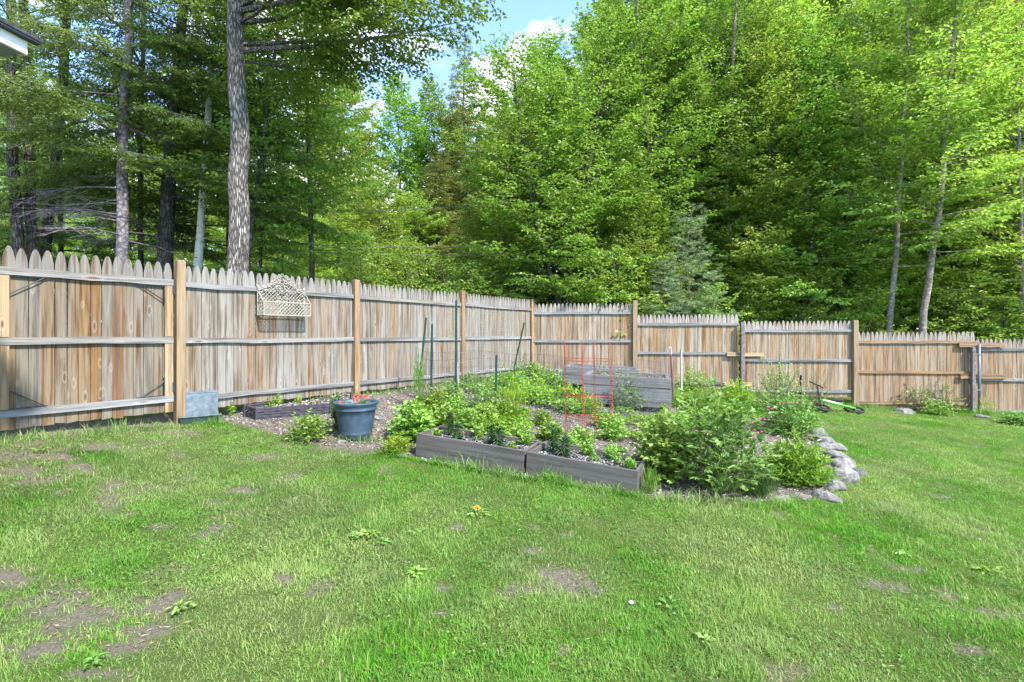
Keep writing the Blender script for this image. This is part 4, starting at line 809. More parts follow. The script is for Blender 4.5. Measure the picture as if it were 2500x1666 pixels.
# long grass in the garden and along the foot of the fences
mb = MB(); g = np.random.default_rng(78); xs_, ys_ = [], []
for s0, s1, f_, n, wd in ((1.0, 7.8, lp, 1300, .10), (-1.6, -.1, lp, 500, .12), (2.6, 14, rp_, 5500, .14)):
    s = g.uniform(s0, s1, n); off = np.abs(g.normal(0, wd, n))+.03; q = np.array([f_(a, b) for a, b in zip(s, off)]); xs_.append(q[:,0]); ys_.append(q[:,1])
for poly, n in ((grassy_in, 9000), (gc3, 1800), (gc2, 1500)):
    Pq = np.array(poly); x = g.uniform(Pq[:,0].min(), Pq[:,0].max(), n); y = g.uniform(Pq[:,1].min(), Pq[:,1].max(), n); k = inpoly(x, y, poly); xs_.append(x[k]); ys_.append(y[k])
for (pa, pb, n, wd) in (((960,1112),(1283,1170),700,.03), ((1283,1170),(1558,1214),700,.03), ((1558,1214),(1590,1180),160,.03), ((440,1032),(540,1034),250,.06), ((1600,1222),(1930,1240),500,.06), ((820,1076),(930,1076),120,.05)):
    a, b = gp(*pa), gp(*pb); t = g.random(n); xs_.append(a.x+(b.x-a.x)*t+g.normal(0, wd, n)); ys_.append(a.y+(b.y-a.y)*t-np.abs(g.normal(0, wd, n))-.012)
x = np.concatenate(xs_); y = np.concatenate(ys_); V, f, r = blades(0, x, y, .06, .16, .006, 79)
tag(link('long_grass', mesh_np('long_grass', V, [f], r), M['grass']), 'longer uncut grass along the fence foot and planter boxes', 'grass', kind='stuff')
# dead leaves in the mulch
mb = MB(); n = 900; x = g.uniform(-4.5, 5.5, n); y = g.uniform(4.3, 12, n); k = inpoly(x, y, garden); x, y = x[k], y[k]; n = len(x); a = g.uniform(0, 6.28, n)
leaves(mb, np.stack([x, y, G(x, y)+.02], 1), np.stack([np.cos(a), np.sin(a), g.normal(0, .3, n)], 1), np.array([0,0,1.])+g.normal(0, .4, (n,3)), g.uniform(.03, .08, n), g.uniform(.02, .04, n), g.random(n))
tag(mb.build('leaf_litter', M['litter']), 'scattered dry tan leaves lying on the mulch', 'dead leaves', kind='stuff')
# lily shoots: whorled narrow leaves
def lily(base, h, w, label, seed):
    g = np.random.default_rng(seed); t_ = thing('lily_shoot', label, 'lily', base, 'lily shoots in the planter boxes'); sm = MB(); e = Vector(base)+Vector((g.normal(0,.01), g.normal(0,.01), h)); sm.tube([base, e], [.006, .004], 6); lm = MB()
    n = int(70*h/.15); s = np.linspace(.12, 1, n); az = np.arange(n)*2.4+g.normal(0, .2, n); up = -.15+1.3*s**3
    P = np.array(base)+np.outer(s, np.array(e-Vector(base))); D = np.stack([np.cos(az), np.sin(az), up], 1); l = w*.85*(1-.35*s)*g.uniform(.8, 1.1, n)
    leaves(lm, P, D, np.array([0,0,1.])+g.normal(0, .15, (n,3)), l, np.full(n, .016), g.random(n), .15, .2); lm.build('leaves', M['lily'], t_); sm.build('stem', M['stem'], t_)
for i, (b_, x, y, h, w, lab) in enumerate(((bx1, .22, .36, .20, .10, 'tallest dark lily shoot at the back left corner of the left box'), (bx1, .42, .16, .14, .13, 'squat dark lily shoot in front of the tallest one in the left box'),
        (bx1, .80, .24, .16, .11, 'left one of the pair of lily shoots at the middle of the left box'), (bx1, .91, .20, .15, .12, 'right one of the pair of lily shoots at the middle of the left box'),
        (bx2, .17, .34, .19, .11, 'left dark lily shoot in the right box'), (bx2, .31, .20, .16, .13, 'right dark lily shoot in the right box'))):
    if x < b_[2]: lily(inbox(b_, x, y), h*1.18, w, lab, 300+i)
for b_, x, y, h, m_, lab in ((bx1, .62, .30, .10, 'balm', 'small light green seedling between the lilies of the left box'), (bx1, 1.05, .20, .06, 'fern', 'tiny feathery seedling at the right end of the left box'), (bx2, .62, .25, .07, 'balm', 'tiny seedling midway along the right box'), (bx2, .85, .3, .2, 'balm', 'bushy light green plant at the right end of the right box'), (bx1, .32, .40, .06, 'litter', 'small reddish tuft at the left end of the left box')):
    plant('seedling', lab, 'plant', inbox(b_, x, y), h*.8, h, 14, m_, .035, .02, 6, int(x*100), .2, .3, srad=.001)
# plants in the edged bed
for px, py, w, h, lab in ((640,1000,60,40,'weedy green plant at the left end of the woven edged bed'), (672,1002,50,52,'feathery plant in the middle of the woven edged bed'), (728,1000,20,40,'single seedling at the right of the woven edged bed'), (563,1016,24,46,'thin weed between the metal trough and the edged bed'), (533,1012,26,36,'small bright weed right of the metal trough')):
    pl('weed', lab, 'plant', px, py, w, h, 16, 'gold', .05, .02, 8, px, .15, .3, srad=.0015, lo=.3)
# geranium in the pot
gp_ = thing('geranium', 'red flowers blooming inside the large blue pot', 'flower', pc+Vector((.02, 0, .39))); sm = MB(); lm = MB(); g = np.random.default_rng(5); heads = []
for x, y, z, s in ((.02,-.05,.10,.05),(.13,-.03,.11,.04),(.045,.02,.13,.03),(-.155,-.08,.05,.03)):
    b = Vector((pc.x+x*.4, pc.y+y*.4, pc.z+.38)); e = Vector((pc.x+x, pc.y+y, pc.z+.38+z)); sm.tube([b, e], .004, 5)
    hm = MB(); n = 26; d = unit(g.normal(0, 1, (n,3))); leaves(hm, np.array(e)+d*s*.45, d+g.normal(0,.4,(n,3)), d+g.normal(0,.5,(n,3)), np.full(n, s*.55), np.full(n, s*.5), g.random(n), .2, .2); hm.build('flower_head', M['redpetal'], gp_)
n = 30; a = g.uniform(0, 6.28, n); q = g.uniform(.02, .17, n); leaves(lm, np.stack([pc.x+q*np.cos(a), pc.y+q*np.sin(a), np.full(n, pc.z+.395)+g.uniform(0,.03,n)], 1), np.stack([np.cos(a), np.sin(a), np.full(n,.2)], 1), np.array([0,0,1.])+g.normal(0,.3,(n,3)), np.full(n,.05), np.full(n,.05), g.random(n)); lm.build('leaves', M['balm'], gp_); sm.build('stems', M['stem'], gp_)
# fence side saplings
def sapling(px, py, w, h, lab, seed, dens=10, L_=.07, m_='balm', nst=26, lo=.3, nm='sapling'):
    return pl(nm, lab, 'sapling', px, py, w, h, nst, m_, L_, L_*.5, dens, seed, .45, .1, stemm='twig', srad=.007, lo=lo, splay=1.2)
sapling(2240, 1004, 95, 80, 'small sapling with airy leaves in front of the far right fence panel', 401, 9)
sapling(2300, 1006, 115, 76, 'larger leafy sapling left of the steel pipe post', 402, 12, nst=36, lo=.15)
pl('leafy_bush', 'low green bush at the foot of the larger sapling', 'bush', 2290, 1014, 80, 42, 60, 'balm', .07, .045, 9, 403, .2, .1)
pl('grass_clump', 'wispy weeds growing right of the steel pipe post', 'ornamental grass', 2408, 1020, 50, 52, 60, 'gold', .12, .010, 5, 404, .2, 1.2, splay=.4, narrow=True)
pl('leafy_bush', 'low dark green weed at the right edge of the lawn by the fence', 'bush', 2480, 1038, 70, 34, 60, 'heart', .08, .05, 8, 405, .2, .1)
pl('weed', 'tall bushy yellow green weed behind the nearest raised bed', 'plant', 1592, 925, 72, 98, 60, 'gold', .07, .022, 14, 406, .25, .5, lo=.35, srad=.004)
pl('weed', 'thin green weed behind the red and white post', 'plant', 1690, 925, 36, 52, 20, 'gold', .06, .02, 9, 407, .3, .5)
pl('leafy_bush', 'low leafy bush in front of the patched fence joint', 'bush', 1765, 935, 120, 60, 60, 'balm', .07, .035, 9, 408, .2, .2)
# big lawn weeds
def rosette(px, py, rad, n, m_, lab, seed, L_=.08, W_=.035, nm='lawn_weed'):
    g = np.random.default_rng(seed); c = gp(px, py); t_ = thing(nm, lab, 'weed', c); lm = MB(); a = np.arange(n)*2.4; q = rad*g.random(n)*.6
    leaves(lm, np.stack([c.x+q*np.cos(a), c.y+q*np.sin(a), c.z+g.uniform(.015,.045,n)], 1), np.stack([np.cos(a), np.sin(a), g.uniform(.1,.6,n)], 1), np.array([0,0,1.])+g.normal(0,.25,(n,3)), L_*g.uniform(.7,1.2,n), W_*g.uniform(.7,1.2,n), g.uniform(.5,1,n), .15, .3); lm.build('leaves', M[m_], t_); return t_, c
t_, c = rosette(1165, 1264, .10, 15, 'heart', 'grey leaved plant with an orange flower alone in the lawn', 1, .07, .03, 'marigold'); fm = MB(); n = 20; g = np.random.default_rng(3); d = unit(g.normal(0,1,(n,3))+np.array((0,0,1.))); leaves(fm, np.array(c)+np.array((0,0,.065))+d*.008, d, g.normal(0,1,(n,3)), np.full(n,.02), np.full(n,.014), g.random(n), .2, .2); fm.build('flower', M['orange'], t_)
for i, (px, py, lab) in enumerate(((935,1335,'broad leafed weed, largest of the pale group left of the orange flower'), (905,1315,'pale broad leafed weed at the back of the pale group in the lawn'), (870,1318,'pale weed at the left end of the pale group'), (1020,1308,'small pale weed between the orange flower and the pale group'), (1015,1410,'pale weed in the dark grass in the middle foreground'),
        (2205,1363,'light green weed on the right side of the lawn'), (1632,1490,'broad weed right of the red and white scrap'), (2410,1402,'blue green weed near the right edge of the lawn'), (1720,1575,'leafy weed low in the right foreground'), (230,1640,'dark weed in the bare lower left corner'), (100,1108,'flat light weed on bare ground near the gate'), (440,1500,'weed in the bare patch at lower left'))):
    rosette(px, py, .05+.04*(i % 4)/3, 9+5*(i % 3), ('clover','balm','heart')[i % 3], lab, 20+i, (.04,.05,.034)[i % 3], (.03,.024,.022)[i % 3])
c = gp(1540, 1484); mb = MB(); mb.lathe([(0,.032),(.009,.031),(.016,.026),(.018,.02),(.014,.018),(0,.02)], c, 14); mb.lathe([(.004,.02),(.005,0)], c, 8)  # pale scrap in the lawn, modelled as a small cap on a stalk
o = mb.build('lawn_scrap', M['cream'], None, True); tag(o, 'tiny white scrap lying in the grass of the middle foreground', 'lawn_scrap')

# ================================================================== trees
def grow(seed, path, r0, r1, nl, lo, llen, elev, leaf, droop=.0, curve=.25, twig_gap=.16, sub_gap=.13, leaf_gap=.055, extra=(), lmin=.3, trunk_n=12, simple=True, limb_r=.022, top=1., fan=.55, dead=(), shapef=None, twig_len=.42):
    """path: trunk points relative to the base. Returns trunk mesh, crown mesh. lo = fraction of the trunk where limbs start"""
    g = np.random.default_rng(seed); T, K = MB(), MB(); P = np.array(path, float); seg = np.r_[0, np.cumsum(np.linalg.norm(np.diff(P, axis=0), axis=1))]; Ht = seg[-1]
    at = lambda s: np.array([np.interp(s, seg, P[:,c]) for c in range(3)])
    m = 22; ss = np.linspace(0, Ht, m); tp = np.array([at(s) for s in ss]); tp[1:,:2] += g.normal(0, min(.012, r0*.12), (m-1, 2)); rad = r0+(r1-r0)*(ss/Ht)**.9; rad[0] *= 1.25; T.tube(tp, rad, trunk_n)
    LP, LD_, LS = [], [], []
    def limb(b, az, el, ln, dead_=False):
        if ln < .15: return
        k = 7; d = np.array((math.cos(az)*math.cos(el), math.sin(az)*math.cos(el), math.sin(el))); pts = [b]; step = ln/(k-1)
        for i in range(1, k):
            d = d+np.array((g.normal(0,.10), g.normal(0,.10), g.normal(0,.05)+(curve-droop*2*i/k)*.22)); d /= np.linalg.norm(d); pts.append(pts[-1]+d*step)
        pts = np.array(pts); lr = max(.006, limb_r*ln/2.5); T.tube(pts, np.linspace(lr, .004, k), 5 if not dead_ else 4, cap=False)
        side = 1; s = ln*(.22 if not dead_ else .15)+g.uniform(0, twig_gap)
        while s < ln:
            f = s/ln; q = f*(k-1); i = min(int(q), k-2); b2 = pts[i]+(pts[i+1]-pts[i])*(q-i); t = unit(pts[i+1]-pts[i]); hz = unit(np.cross(t, (0,0,1.))) ; side = -side
            a = g.uniform(.5, 1.1); dd = unit(t*math.cos(a)+hz*side*math.sin(a)+np.array((0,0,g.normal(.02,.14)-droop*.2))); tl = (twig_len*(ln-s)+.22+.10*ln*(1-abs(f-.45)))*g.uniform(.65, 1.15)
            e2 = b2+dd*tl+np.array((0,0,-droop*.15*tl)); T.tube([b2, (b2+e2)/2+g.normal(0,.015,3), e2], [.007, .005, .002], 3, cap=False)
            if not dead_:
                u = sub_gap*.5; sd = 1
                while u < tl:
                    sd = -sd; b3 = b2+(e2-b2)*(u/tl); h2 = unit(np.cross(dd, (0,0,1.))); a3 = g.uniform(.5, 1.0); d3 = unit(dd*math.cos(a3)+h2*sd*math.sin(a3)+np.array((0,0,g.normal(0,.16)-droop*.25)))
                    LP.append(b3); LD_.append(d3); LS.append((fan*(tl-u)*.6+.13)*g.uniform(.7, 1.2)); u += sub_gap*g.uniform(.7, 1.3)
                LP.append(b2+(e2-b2)*.6); LD_.append(dd); LS.append(tl*.4)
            else:
                for _ in range(2):
                    b3 = b2+(e2-b2)*g.uniform(.3,.8); T.tube([b3, b3+unit(dd+g.normal(0,.5,3))*tl*.5], [.004,.0015], 3, cap=False)
            s += twig_gap*g.uniform(.7, 1.3)
    for i in range(nl):
        f = (i+.5)/nl; s = Ht*(lo+(top-lo)*f); ln = llen(f)*g.uniform(.7, 1.2); el = elev[0]+(elev[1]-elev[0])*f+g.normal(0, .12)
        limb(at(s), i*2.39996+g.normal(0, .3), el, ln)
    for z, az, el, ln in extra: limb(at(z), az, el, ln)
    for z, az, el, ln in dead: limb(at(z), az, el, ln, True)
    LP, LD_, LS = np.array(LP), np.array(LD_), np.array(LS); cnt = np.maximum(2, (LS/leaf_gap).astype(int)); idx = np.repeat(np.arange(len(LP)), cnt); off = np.concatenate([np.arange(c) for c in cnt])/np.repeat(cnt, cnt)
    n = len(idx); s = off*LS[idx]; Pp = LP[idx]+LD_[idx]*s[:,None]; Pp[:,2] -= droop*.12*(s/.3)**2*.3+s*s*.12; hz = unit(np.cross(LD_[idx], np.array((0,0,1.)))); sg = np.where(np.arange(n) % 2, 1, -1)[:,None]
    D = unit(LD_[idx]*.75+hz*sg*.75+np.array((0,0,-.22))+g.normal(0, .28, (n, 3))); N = np.array((0,0,1.))+g.normal(0, leaf.get('tilt', .52), (n, 3)); L_ = leaf['L']*g.uniform(.65, 1.2, n); Wd = leaf['W']*g.uniform(.75, 1.15, n)
    r = np.clip(g.normal(.45, .2, n)+(LS[idx] > .4)*.05+np.repeat(g.normal(0, .13, len(LP)), cnt), 0, 1)
    leaves(K, Pp+g.normal(0, .01, (n,3)), D, N, L_, Wd, r, .16, .18, simple); return T.mesh('trunk', smooth=True), K.mesh('crown'), n
NL = [0]
def tree(label, cat, gr, base, bark, leafm, name='broadleaf_tree', group=None, rot=0, scale=1.):
    t_ = thing(name, label, cat, base, group); T, K, n = gr; NL[0] += n; link('trunk', T, M[bark], t_); link('crown', K, M[leafm], t_); t_.rotation_euler = (0,0,rot); t_.scale = (scale,)*3; return t_
def copy_tree(src, base, rot, scale, label, group=None, leafm=None):
    c = src.copy(); C.objects.link(c); c.location = base; c.rotation_euler = (0,0,rot); c.scale = scale if isinstance(scale, tuple) else (scale,)*3; c['label'] = label
    if group: c['group'] = group
    elif 'group' in c: del c['group']
    for ch in src.children:
        d = ch.copy(); C.objects.link(d); d.parent = c
        if leafm and ch.name.startswith('crown'): d.material_slots[0].link = 'OBJECT'; d.material_slots[0].material = M[leafm]
    return c
def foot(px, Y): x = (px-CX)/F*Y; return Vector((x, Y, g1(x, Y)-.05))
def tpath(b, pts, H):                                  # trunk through photo pixels at the depth of its foot, carried on upward to height H
    q = [np.array(ray(px, py, b.y)-b) for px, py in pts]; P = [np.zeros(3)]+[p for p in q if p[2] > .3]; P.sort(key=lambda p: p[2]); d = P[-1]-P[-2]; d = d/max(d[2], .1); d[:2] = np.clip(d[:2], -.15, .15)
    if P[-1][2] < H: P.append(P[-1]+d*(H-P[-1][2]))
    g = np.random.default_rng(abs(int(b.x*100))+5); P = [p+np.array((0, g.normal(0,.05)*p[2]*.1, 0)) for p in P]; return P
straight = lambda H, s=0: [(0,0,0), (.02*H*math.sin(s), .02*H*math.cos(s), H*.4), (.03*H*math.sin(s+1), .03*H*math.cos(s+2), H*.75), (0,0,H)]
oval = lambda mx: (lambda f: mx*(.6+.4*math.sin(math.pi*min(1, f*.85+.15)))*(1-f**6*.45))
cone = lambda mx: (lambda f: mx*(1-f)**.8+.25)
# -- left group: trunks seen through hemlock boughs
for px, px2, Y, w, lab in ((45, 22, 11.5, 26, 'dark trunked tall tree at the far left edge, leftmost of three close trunks'), (80, 60, 11.8, 25, 'dark trunked tall tree, middle one of three close trunks at the far left'), (108, 168, 12.6, 24, 'dark trunked tree leaning right, rightmost of three close trunks at the far left')):
    b = foot(px, Y); mid = (px+px2)/2+(-6 if px < 100 else 8)
    tree(lab, 'tree', grow(px, tpath(b, [(px, 600), (mid, 330), (px2, 0)], 13), w/2/F*Y*1.05, .07, 13, .5, oval(2.6), (.1, .9), dict(L=.10, W=.06), leaf_gap=.06, twig_gap=.17, limb_r=.02), b, 'bark_dark', 'oak')
def hemlock(px, px2, Y, w, H, lab, bark, seed, lo=.3, dead=(), mx=3.2, nl=46, name='hemlock_tree'):
    b = foot(px, Y); return tree(lab, 'conifer', grow(seed, tpath(b, [(px, 640), ((px+px2)/2-4, 330), (px2, 0)], H), w/2/F*Y, .05, nl, lo, cone(mx), (-.05, .25), dict(L=.085, W=.032, tilt=.5), droop=.45, curve=.1, twig_gap=.105, sub_gap=.075, leaf_gap=.03, limb_r=.028, dead=dead, fan=.6), b, bark, 'hemlock', name)
g = np.random.default_rng(99); dd = lambda n, z0, z1, l: [(g.uniform(z0, z1), g.uniform(0, 6.28), g.uniform(-.15, .2), g.uniform(.6, 1)*l) for _ in range(n)]
hemlock(297, 315, 11.0, 30, 13, 'tall hemlock with a smooth grey trunk and bare grey lower twigs', 'bark_grey', 1, .37, dd(12, 2.4, 4.6, 1.9))
hemlock(402, 446, 12.4, 42, 14, 'large dark hemlock with a thick shaggy trunk right of the grey one', 'bark_dark', 2, .30, dd(8, 2.2, 4.2, 2.), mx=3.4, nl=48)
hemlock(345, 348, 13.5, 13, 9, 'slender dark young hemlock between the two big hemlock trunks', 'bark_dark', 3, .35, dd(5, 1.8, 3, 1.2), mx=1.9, nl=36)
hemlock(150, 152, 14.5, 12, 10, 'low branching hemlock filling the space behind the three left trunks', 'bark_dark', 4, .10, mx=3.3, nl=36)
hemlock(-60, -60, 13.5, 22, 12, 'hemlock beyond the left edge with boughs above the gate', 'bark_dark', 5, .18, mx=3.2, nl=38)
hemlock(560, 562, 14.5, 16, 11.5, 'dark hemlock standing behind the big furrowed trunk', 'bark_dark', 6, .12, mx=2.8, nl=36)
# birch stub
b = foot(483, 12.0); T = MB(); P = [b]+[ray(x, y, 12.0) for x, y in ((482,660),(490,560),(497,450),(506,330),(512,220),(517,112))]; T.tube(P, np.array([11,10,8.5,8,7.5,7,6])/F*12.0, 12)
t_ = thing('birch_trunk', 'broken white birch trunk without a crown, left of the big furrowed trunk', 'tree', b); T.build('trunk', M['bark_birch'], t_, True)
mb = MB()
for z, az, l in ((3.6, 2.8, .8), (4.6, .4, 1.0), (5.4, 3.5, .7)): q = b+Vector((.12+.03*z*.5, 0, z)); mb.tube([q, q+Vector((math.cos(az)*l, math.sin(az)*l, .2)), q+Vector((math.cos(az)*l*1.4, math.sin(az)*l*1.5, .1))], [.012,.008,.003], 4)
mb.build('dead_twigs', M['twig'], t_)
# big oak at the fence
b = foot(583, 9.2); hz_ = lambda px, py: (CAMZ+(CY-py)/F*9.2-b.z)
gr = grow(21, tpath(b, [(583,660),(584,480),(582,300),(579,150),(577,40)], 11.5), 27/F*9.2, .10, 15, .62, lambda f: 3.6*(1-.5*f), (.1, .9), dict(L=.10, W=.06, tilt=.5), droop=.25, leaf_gap=.052, limb_r=.03, trunk_n=20, twig_gap=.13, sub_gap=.10,
    extra=[(hz_(0,128), -.12, .02, 4.4), (hz_(0,60), .25, .25, 4.2), (hz_(0,20), -.3, .25, 4.0), (hz_(0,-10), -.05, .35, 4.6), (hz_(0,-40), .15, .45, 4.4), (hz_(0,10), .55, .2, 3.4), (hz_(0,110), .12, .12, 3.6), (hz_(0,150), .5, .05, 2.6), (hz_(0,30), -.02, .08, 4.8), (hz_(0,60), -.5, .1, 3.0), (hz_(0,20), 2.9, .1, 1.6), (hz_(0,-30), -1.0, .3, 2.4), (hz_(0,-90), -.1, .5, 4.5), (hz_(0,-60), .35, .3, 4.2)])
tree('big oak with a thick pale furrowed trunk, boughs hanging across the sky', 'tree', gr, b, 'bark_oak', 'oak', 'oak_tree')
# slender dark stems right of the oak
for px, px2, Y, w, lab in ((606, 655, 11.5, 10, 'slender leaning dark trunk close to the right of the big oak'), (636, 652, 12.5, 9, 'thin grey trunk standing second to the right of the big oak')):
    b = foot(px, Y); tree(lab, 'tree', grow(px, tpath(b, [(px, 640), ((px+px2)/2, 450), (px2, 250)], 9.5), w/2/F*Y, .03, 40, .38, oval(2.0), (.0, .7), dict(L=.095, W=.06), droop=.3, leaf_gap=.05, twig_gap=.13, limb_r=.014), b, 'bark_dark', 'oak')
b = foot(760, 13.0); tree('deep green maple filling the space right of the big oak', 'tree', grow(31, tpath(b, [(760, 600), (752, 300)], 10), .09, .02, 62, .12, oval(2.2), (.0, .7), dict(L=.095, W=.06), droop=.3, leaf_gap=.05, twig_gap=.12, sub_gap=.10, limb_r=.014), b, 'bark_thin', 'oak', 'maple_tree')
# -- prototypes for the wood
bigl = dict(L=.115, W=.068)
pA = grow(41, straight(13, .3), .11, .02, 84, .10, oval(2.6), (.05, 1.15), bigl, leaf_gap=.058, twig_gap=.125, sub_gap=.095, droop=.12, limb_r=.014)
pB = grow(42, straight(11, 1.3), .07, .02, 76, .07, oval(2.3), (.1, 1.2), bigl, leaf_gap=.056, twig_gap=.125, sub_gap=.095, droop=.1, limb_r=.014)
pC = grow(43, straight(7, 2.3), .045, .015, 84, .04, oval(2.0), (.05, .8), dict(L=.11, W=.066), leaf_gap=.056, twig_gap=.12, sub_gap=.095, droop=.12, limb_r=.012)
pD = grow(44, straight(17, 4.3), .17, .03, 105, .12, oval(3.4), (.1, 1.15), dict(L=.19, W=.12), leaf_gap=.085, twig_gap=.19, sub_gap=.14, droop=.1, limb_r=.018)
pE = grow(45, straight(3.2, 5.), .03, .012, 36, .04, oval(1.25), (.1, .8), dict(L=.095, W=.058), leaf_gap=.055, twig_gap=.13, sub_gap=.10, droop=.15)
pF = grow(46, straight(16, 1.), .15, .02, 190, .04, cone(2.4), (-.1, .3), dict(L=.13, W=.06, tilt=.5), leaf_gap=.05, twig_gap=.12, sub_gap=.09, droop=.3, curve=.2, limb_r=.014)
pG = grow(47, straight(6, 1.), .05, .02, 60, .12, cone(1.5), (.1, .6), dict(L=.15, W=.011, tilt=1.), leaf_gap=.008, twig_gap=.17, sub_gap=.12, droop=.1)
first = {}
def put(key, gr, px, Y, label, scale=1., rot=None, bark='bark_thin', leafm='beech', name='broadleaf_tree', cat='tree', group=None):
    b = foot(px, Y); rot = (px*.37) % 6.28 if rot is None else rot; sc = scale if isinstance(scale, tuple) else (scale,)*3
    if key not in first:
        first[key] = tree(label, cat, gr, b, bark, leafm, name, group, rot); first[key].scale = sc; return first[key]
    return copy_tree(first[key], b, rot, sc, label, group, leafm)
# near right trees with their own leaning trunks
for px, pts, Y, w, H, lab, bk_, lf, sd in ((2250, [(2252,800),(2290,520),(2310,350),(2335,0)], 12.9, 18, 13, 'leaning beech with a mottled trunk and bright layered leaves, right of the white trunked tree', 'bark_beech', 'lime', 51), (2168, [(2170,800),(2182,690),(2192,500),(2212,200)], 13.5, 15, 12, 'pale blotchy trunked tree left of the leaning beech', 'bark_beech', 'beech', 52),
        (1987, [(1985,780),(1980,560),(1970,450)], 15, 13, 10.5, 'slim tree with a thin dark trunk above the second last fence post', 'bark_thin', 'beech', 53), (1345, [(1370,770),(1320,580),(1290,440),(1270,300)], 14.0, 12, 8.6, 'slender leaning dark stemmed tree above the left panel of the back fence', 'bark_thin', 'beech', 54),
        (1410, [(1408,770),(1415,560),(1440,400)], 14.6, 13, 9.5, 'slender tree with an upright stem right of the leaning dark one', 'bark_thin', 'beech', 55), (2497, [(2497,780),(2490,500),(2485,200)], 13.8, 13, 12, 'tree at the right edge with bright leaves over the last panel', 'bark_beech', 'lime', 56),
        (1600, [(1590,740),(1600,560),(1570,200)], 15.5, 13, 12.5, 'thin stemmed tree in the middle of the wood above the second back panel', 'bark_thin', 'beech', 57), (1800, [(1800,740),(1770,460),(1790,100)], 16, 16, 14, 'tall leafy tree right of the centre of the wood with a grey stem', 'bark_beech', 'beech', 58)):
    b = foot(px if px not in (1345,) else 1375, Y); tree(lab, 'tree', grow(sd, tpath(b, pts, H), w/2/F*Y, .03, 50 if px in (2250, 2168) else 66, .30 if px in (2250, 2168) else .17, oval(2.5), (.0, .8), dict(L=.115, W=.07, tilt=.48), leaf_gap=.058, twig_gap=.14, sub_gap=.11, droop=.15, limb_r=.016), b, bk_, lf, 'beech_tree', )
put('F', pF, 1822, 17.5, 'dark stemmed spruce with a reddish trunk in the shade of the right wood', (.8,.8,.95), leafm='cedar', name='spruce_tree', cat='conifer', bark='bark_dark')  # paler cedar needle colour lifts the spruce out of the shade
put('F', pF, 1135, 29, 'narrow brown green cedar spire rising against the sky', (.95,.95,1.12), leafm='cedar', name='cedar_tree', cat='conifer')
first['F2'] = first['F']
put('F', pF, 1080, 24, 'short brown green cedar below the tall cedar spire', (.8,.8,.6), leafm='cedar')
put('G', pG, 1690, 13.7, 'soft pale green young pine behind the fence, right of the wood centre', (.75,.75,.8), leafm='pine', name='pine_sapling', cat='pine')
put('G', pG, 1625, 13.4, 'smaller pale pine sapling just above the fence pickets', (.6,.6,.55), leafm='pine')
put('G', pG, 60, 24, 'tall soft pine behind the three dark left trunks', (2.,2.,2.), leafm='pine')
# rows of the wood
RG = 'leafy trees of the wood behind the back fence'
for i, (k, px, Y, sc, lf, where) in enumerate((('A',1350,17,.84,'beech','broad leafy tree right of the patch of open sky'), ('B',1480,16.4,1.05,'beech','leafy tree reaching up at the left shoulder of the right wood'), ('A',1560,18.5,1.1,'beech','tall leafy tree right of the cloud'),
        ('A',1700,17.8,1.12,'beech','tall tree with bright top, left of the spruce'), ('B',1900,16.6,1.15,'lime','bright leafy tree right of the spruce'), ('A',1950,19,1.15,'beech','tall tree behind the slim dark trunk'), ('A',2080,17.5,1.1,'lime','bright crowned tree left of the blotchy trunk'),
        ('B',2350,16.5,1.1,'beech','leafy tree right of the leaning beech'), ('A',2440,18,1.15,'lime','bright tree near the right edge of the wood'), ('A',2600,17,1.1,'beech','tree just beyond the right edge of the picture'), ('B',2760,15,1.1,'beech','tree well beyond the right edge'), ('A',2230,19.5,1.2,'beech','tall tree behind the leaning beech'),
        ('B',1865,15.4,.95,'lime','pale leaved tree added to lighten the shade right of the spruce trunk'), ('C',1250,16,1.05,'lime','young leafy tree above the fence corner'), ('C',1440,15.2,.8,'lime','young bright tree above the third back post'), ('C',2060,15.2,.9,'lime','young tree low behind the last tan post'), ('C',1860,15.0,.75,'lime','young bright tree right of the pine sapling'),  # the pale tree by the spruce trunk is added to lighten a dark spot
        ('C',2400,15.0,.9,'lime','young tree low at the right over the steel pipe post'), ('C',2560,14.6,1.,'lime','young tree low at the right edge'), ('C',2215,15.6,.8,'lime','young tree between the blotchy trunk and the leaning beech'), ('C',1740,16.3,.85,'lime','young shaded tree behind the pine sapling'), ('C',1560,14.5,.75,'lime','young tree in front of the thin stems at centre'))):
    put(k, dict(A=pA, B=pB, C=pC)[k], px, Y, where, sc, leafm=lf, group=RG)
for i, (px, Y, sc, lf, lab) in enumerate(((1500,13.65,1.0,'lime','bright leafy branch end hanging over the third back post'), (1745,13.2,.78,'lime','bright sprig poking over the pickets left of the patched joint'), (1160,13.6,.85,'beech','low leafy sapling behind the corner post'), (1260,14.3,1.0,'beech','leafy sapling right above the fence corner'), (1960,14.2,.75,'lime','small bright sapling above the second last post'),
        (2120,13.9,.85,'lime','bright sapling left of the blotchy trunk foot'), (2330,13.8,.9,'lime','bright sapling right of the leaning beech foot'), (2450,13.4,.85,'beech','sapling over the last fence panel'), (1830,14.4,.8,'beech','sapling at the foot of the spruce'), (1000,12.6,.9,'lime','bright sapling behind the third left panel'),
        (880,12.4,.85,'lime','bright sapling behind the second left panel'), (1080,13.4,.9,'beech','leafy sapling left of the corner'), (1400,14.6,.85,'lime','bright sapling between the two slender stems'))):
    put('E', pE, px, Y, lab, sc, leafm=lf, name='tree_sapling', group='saplings behind the fence')
FG = 'bright trees of the far wood'
